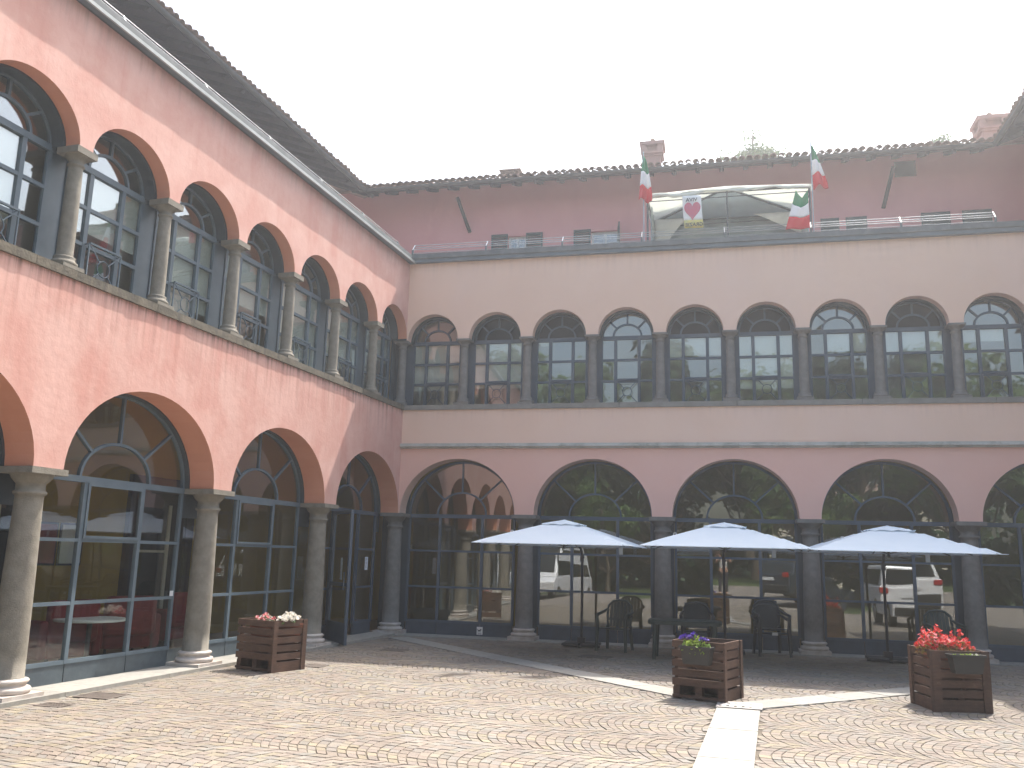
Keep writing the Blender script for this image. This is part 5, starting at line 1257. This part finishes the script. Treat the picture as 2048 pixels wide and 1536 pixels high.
suv = [(-2.1, .30), (2.05, .30), (2.1, .70), (2.0, .95), (1.0, 1.02), (-2.08, 1.05), (-2.12, .6)]
suvc = [(-2.05, 1.02), (-1.85, 1.66), (.55, 1.66), (1.15, 1.02)]
car((12.1, -13.2, 0), R(-90), M_carW, suv, suvc, 1.8, 'white off-road car seen tail on in the glass')
sed = [(-2.0, .26), (2.0, .26), (2.05, .6), (1.9, .82), (.9, .92), (-1.95, .95), (-2.05, .5)]
sedc = [(-1.5, .9), (-1.1, 1.38), (.3, 1.38), (.95, .9)]
car((9.3, -17.4, 0), R(-60), M_carD, sed, sedc, 1.7, 'dark car parked just right of the photographer')
van = [(-2.6, .3), (2.6, .3), (2.65, .9), (2.3, 1.15), (-2.6, 1.2)]
vanc = [(-2.55, 1.15), (-2.5, 2.25), (1.3, 2.25), (2.15, 1.15)]
car((-1.0, -21.5, 0), R(95), M_carW, van, vanc, 1.95, 'white van parked beyond the left wing', 1)
car((-2.6, -17.5, 0), R(100), M_carD, sed, sedc, 1.7, 'dark car parked in front of the white van')

# ------------------------------------------------------------------ photographer behind the camera (mirrored in the glass)
pr = empty('person', (6.34, -17.32, 0), 0); tag(pr, 'person in a white shirt and dark trousers holding up a phone with both hands', 'person')
def skin_body(name, chains, mt, parent, sub=2, root=0):
    vs = []; es = []; rs = []
    for ch in chains:
        prev = None
        for (p, r, *ref) in ch:
            if ref: idx = ref[0]
            else: idx = len(vs); vs.append(p); rs.append(r)
            if prev is not None: es.append((prev, idx))
            prev = idx
    me = bpy.data.meshes.new(name); me.from_pydata(vs, es, []); o = link(name, me, parent)
    sk = o.modifiers.new('skin', 'SKIN'); 
    if not me.skin_vertices: me.attributes
    lay = me.skin_vertices[0].data if me.skin_vertices else None
    if lay is None:
        bpy.context.view_layer.update(); lay = me.skin_vertices[0].data
    for i, r in enumerate(rs): lay[i].radius = r if isinstance(r, tuple) else (r, r)
    lay[root].use_root = True
    s = o.modifiers.new('sub', 'SUBSURF'); s.levels = sub; s.render_levels = sub; me.materials.append(mt)
    return o
# facing +Y; camera (phone) at y=+0.387 relative, z=1.6
try:
    body = skin_body('body', [
        [((0, 0, .95), (.15, .10)), ((0, 0, 1.12), (.13, .10)), ((0, 0, 1.30), (.165, .11)), ((0, 0, 1.42), (.12, .08)), ((0, .01, 1.50), .055), ((0, .03, 1.58), (.07, .085)), ((0, .035, 1.68), (.075, .09)), ((0, .03, 1.74), (.05, .06))],
        [(None, None, 0), ((.10, 0, .86), (.095, .095)), ((.11, .01, .50), .06), ((.12, -.01, .10), .042), ((.12, .12, .04), .035)],
        [(None, None, 0), ((-.10, 0, .86), (.095, .095)), ((-.11, .01, .50), .06), ((-.12, -.01, .10), .042), ((-.12, .12, .04), .035)],
        [(None, None, 3), ((.19, 0, 1.41), .058), ((.27, .12, 1.22), .045), ((.12, .30, 1.50), .03), ((.085, .33, 1.56), .026)],
        [(None, None, 3), ((-.19, 0, 1.41), .058), ((-.27, .12, 1.22), .045), ((-.12, .30, 1.50), .03), ((-.085, .33, 1.56), .026)]], M_skin, pr)
    skin_body('shirt', [
        [((0, 0, .93), (.175, .125)), ((0, 0, 1.12), (.155, .12)), ((0, 0, 1.30), (.185, .128)), ((0, 0, 1.41), (.13, .095))],
        [(None, None, 3), ((.19, 0, 1.405), .072), ((.245, .07, 1.29), .062)],
        [(None, None, 3), ((-.19, 0, 1.405), .072), ((-.245, .07, 1.29), .062)]], M_shirt, pr)
    skin_body('trousers', [
        [((0, 0, .95), (.16, .115))],
        [(None, None, 0), ((.10, 0, .84), (.105, .105)), ((.11, .01, .50), .075), ((.12, -.01, .10), .058)],
        [(None, None, 0), ((-.10, 0, .84), (.105, .105)), ((-.11, .01, .50), .075), ((-.12, -.01, .10), .058)]], M_trou, pr)
    for s_ in (-1, 1):
        for k in range(4): skin_body('finger', [[((s_ * .085, .335, 1.56 + k * .017), .009), ((s_ * .10, .365, 1.57 + k * .018), .009), ((s_ * .085, .38, 1.573 + k * .018), .008), ((s_ * (.066 - .003 * k), .378, 1.574 + k * .018), .007)]], M_skin, pr, 1)
        skin_body('thumb', [[((s_ * .08, .33, 1.55), .011), ((s_ * .065, .33, 1.575), .010), ((s_ * .045, .345, 1.585), .009)]], M_skin, pr, 1)
    m = MB().mat(M_hair); m.lathe([(.094, -.01), (.104, .05), (.09, .10), (.05, .132), (.01, .138)], 20, (0, .012, 1.66)); m.obj('hair', pr)
    m = MB().mat(M_skin); m.faces([(-.014, .115, 1.625), (.014, .115, 1.625), (0, .145, 1.628), (0, .115, 1.67)], [(0, 1, 2), (0, 2, 3), (1, 3, 2)]); m.obj('nose', pr)
    for s_ in (-1, 1): m = MB().mat(M_ink); m.lathe([(.004, -.008), (.010, 0), (.004, .008)], 10, (s_ * .032, .118, 1.665)); m.obj('eye', pr); m = MB().mat(M_skin); m.lathe([(.006, -.025), (.016, 0), (.006, .025)], 8, (s_ * .083, .03, 1.645)); m.obj('ear', pr)
    m = MB().mat(M_fred); m.box(-.024, .024, .117, .121, 1.595, 1.601); m.obj('mouth', pr)
    for s_ in (-1, 1): m = MB().mat(M_tyre); m.box(s_ * .12 - .045, s_ * .12 + .045, -.09, .18, 0, .08); bevel(m.obj('shoe', pr), .03, 3)
except Exception as e:
    print('person failed', e)
ph = empty('mobile_phone', (6.34, -16.952, 1.60)); tag(ph, 'dark phone held up by the person', 'phone')
m = MB().mat(M_blackm); m.box(-.075, .075, -.006, .002, -.036, .036); bevel(m.obj('case', ph), .003)

# ------------------------------------------------------------------ lens glare imitated by added haze
m = MB().mat(GLARE); m.box(-45, 55, -75, 30, -1.2, 22); hz = m.obj('glare_haze'); tag(hz, kind='stuff')
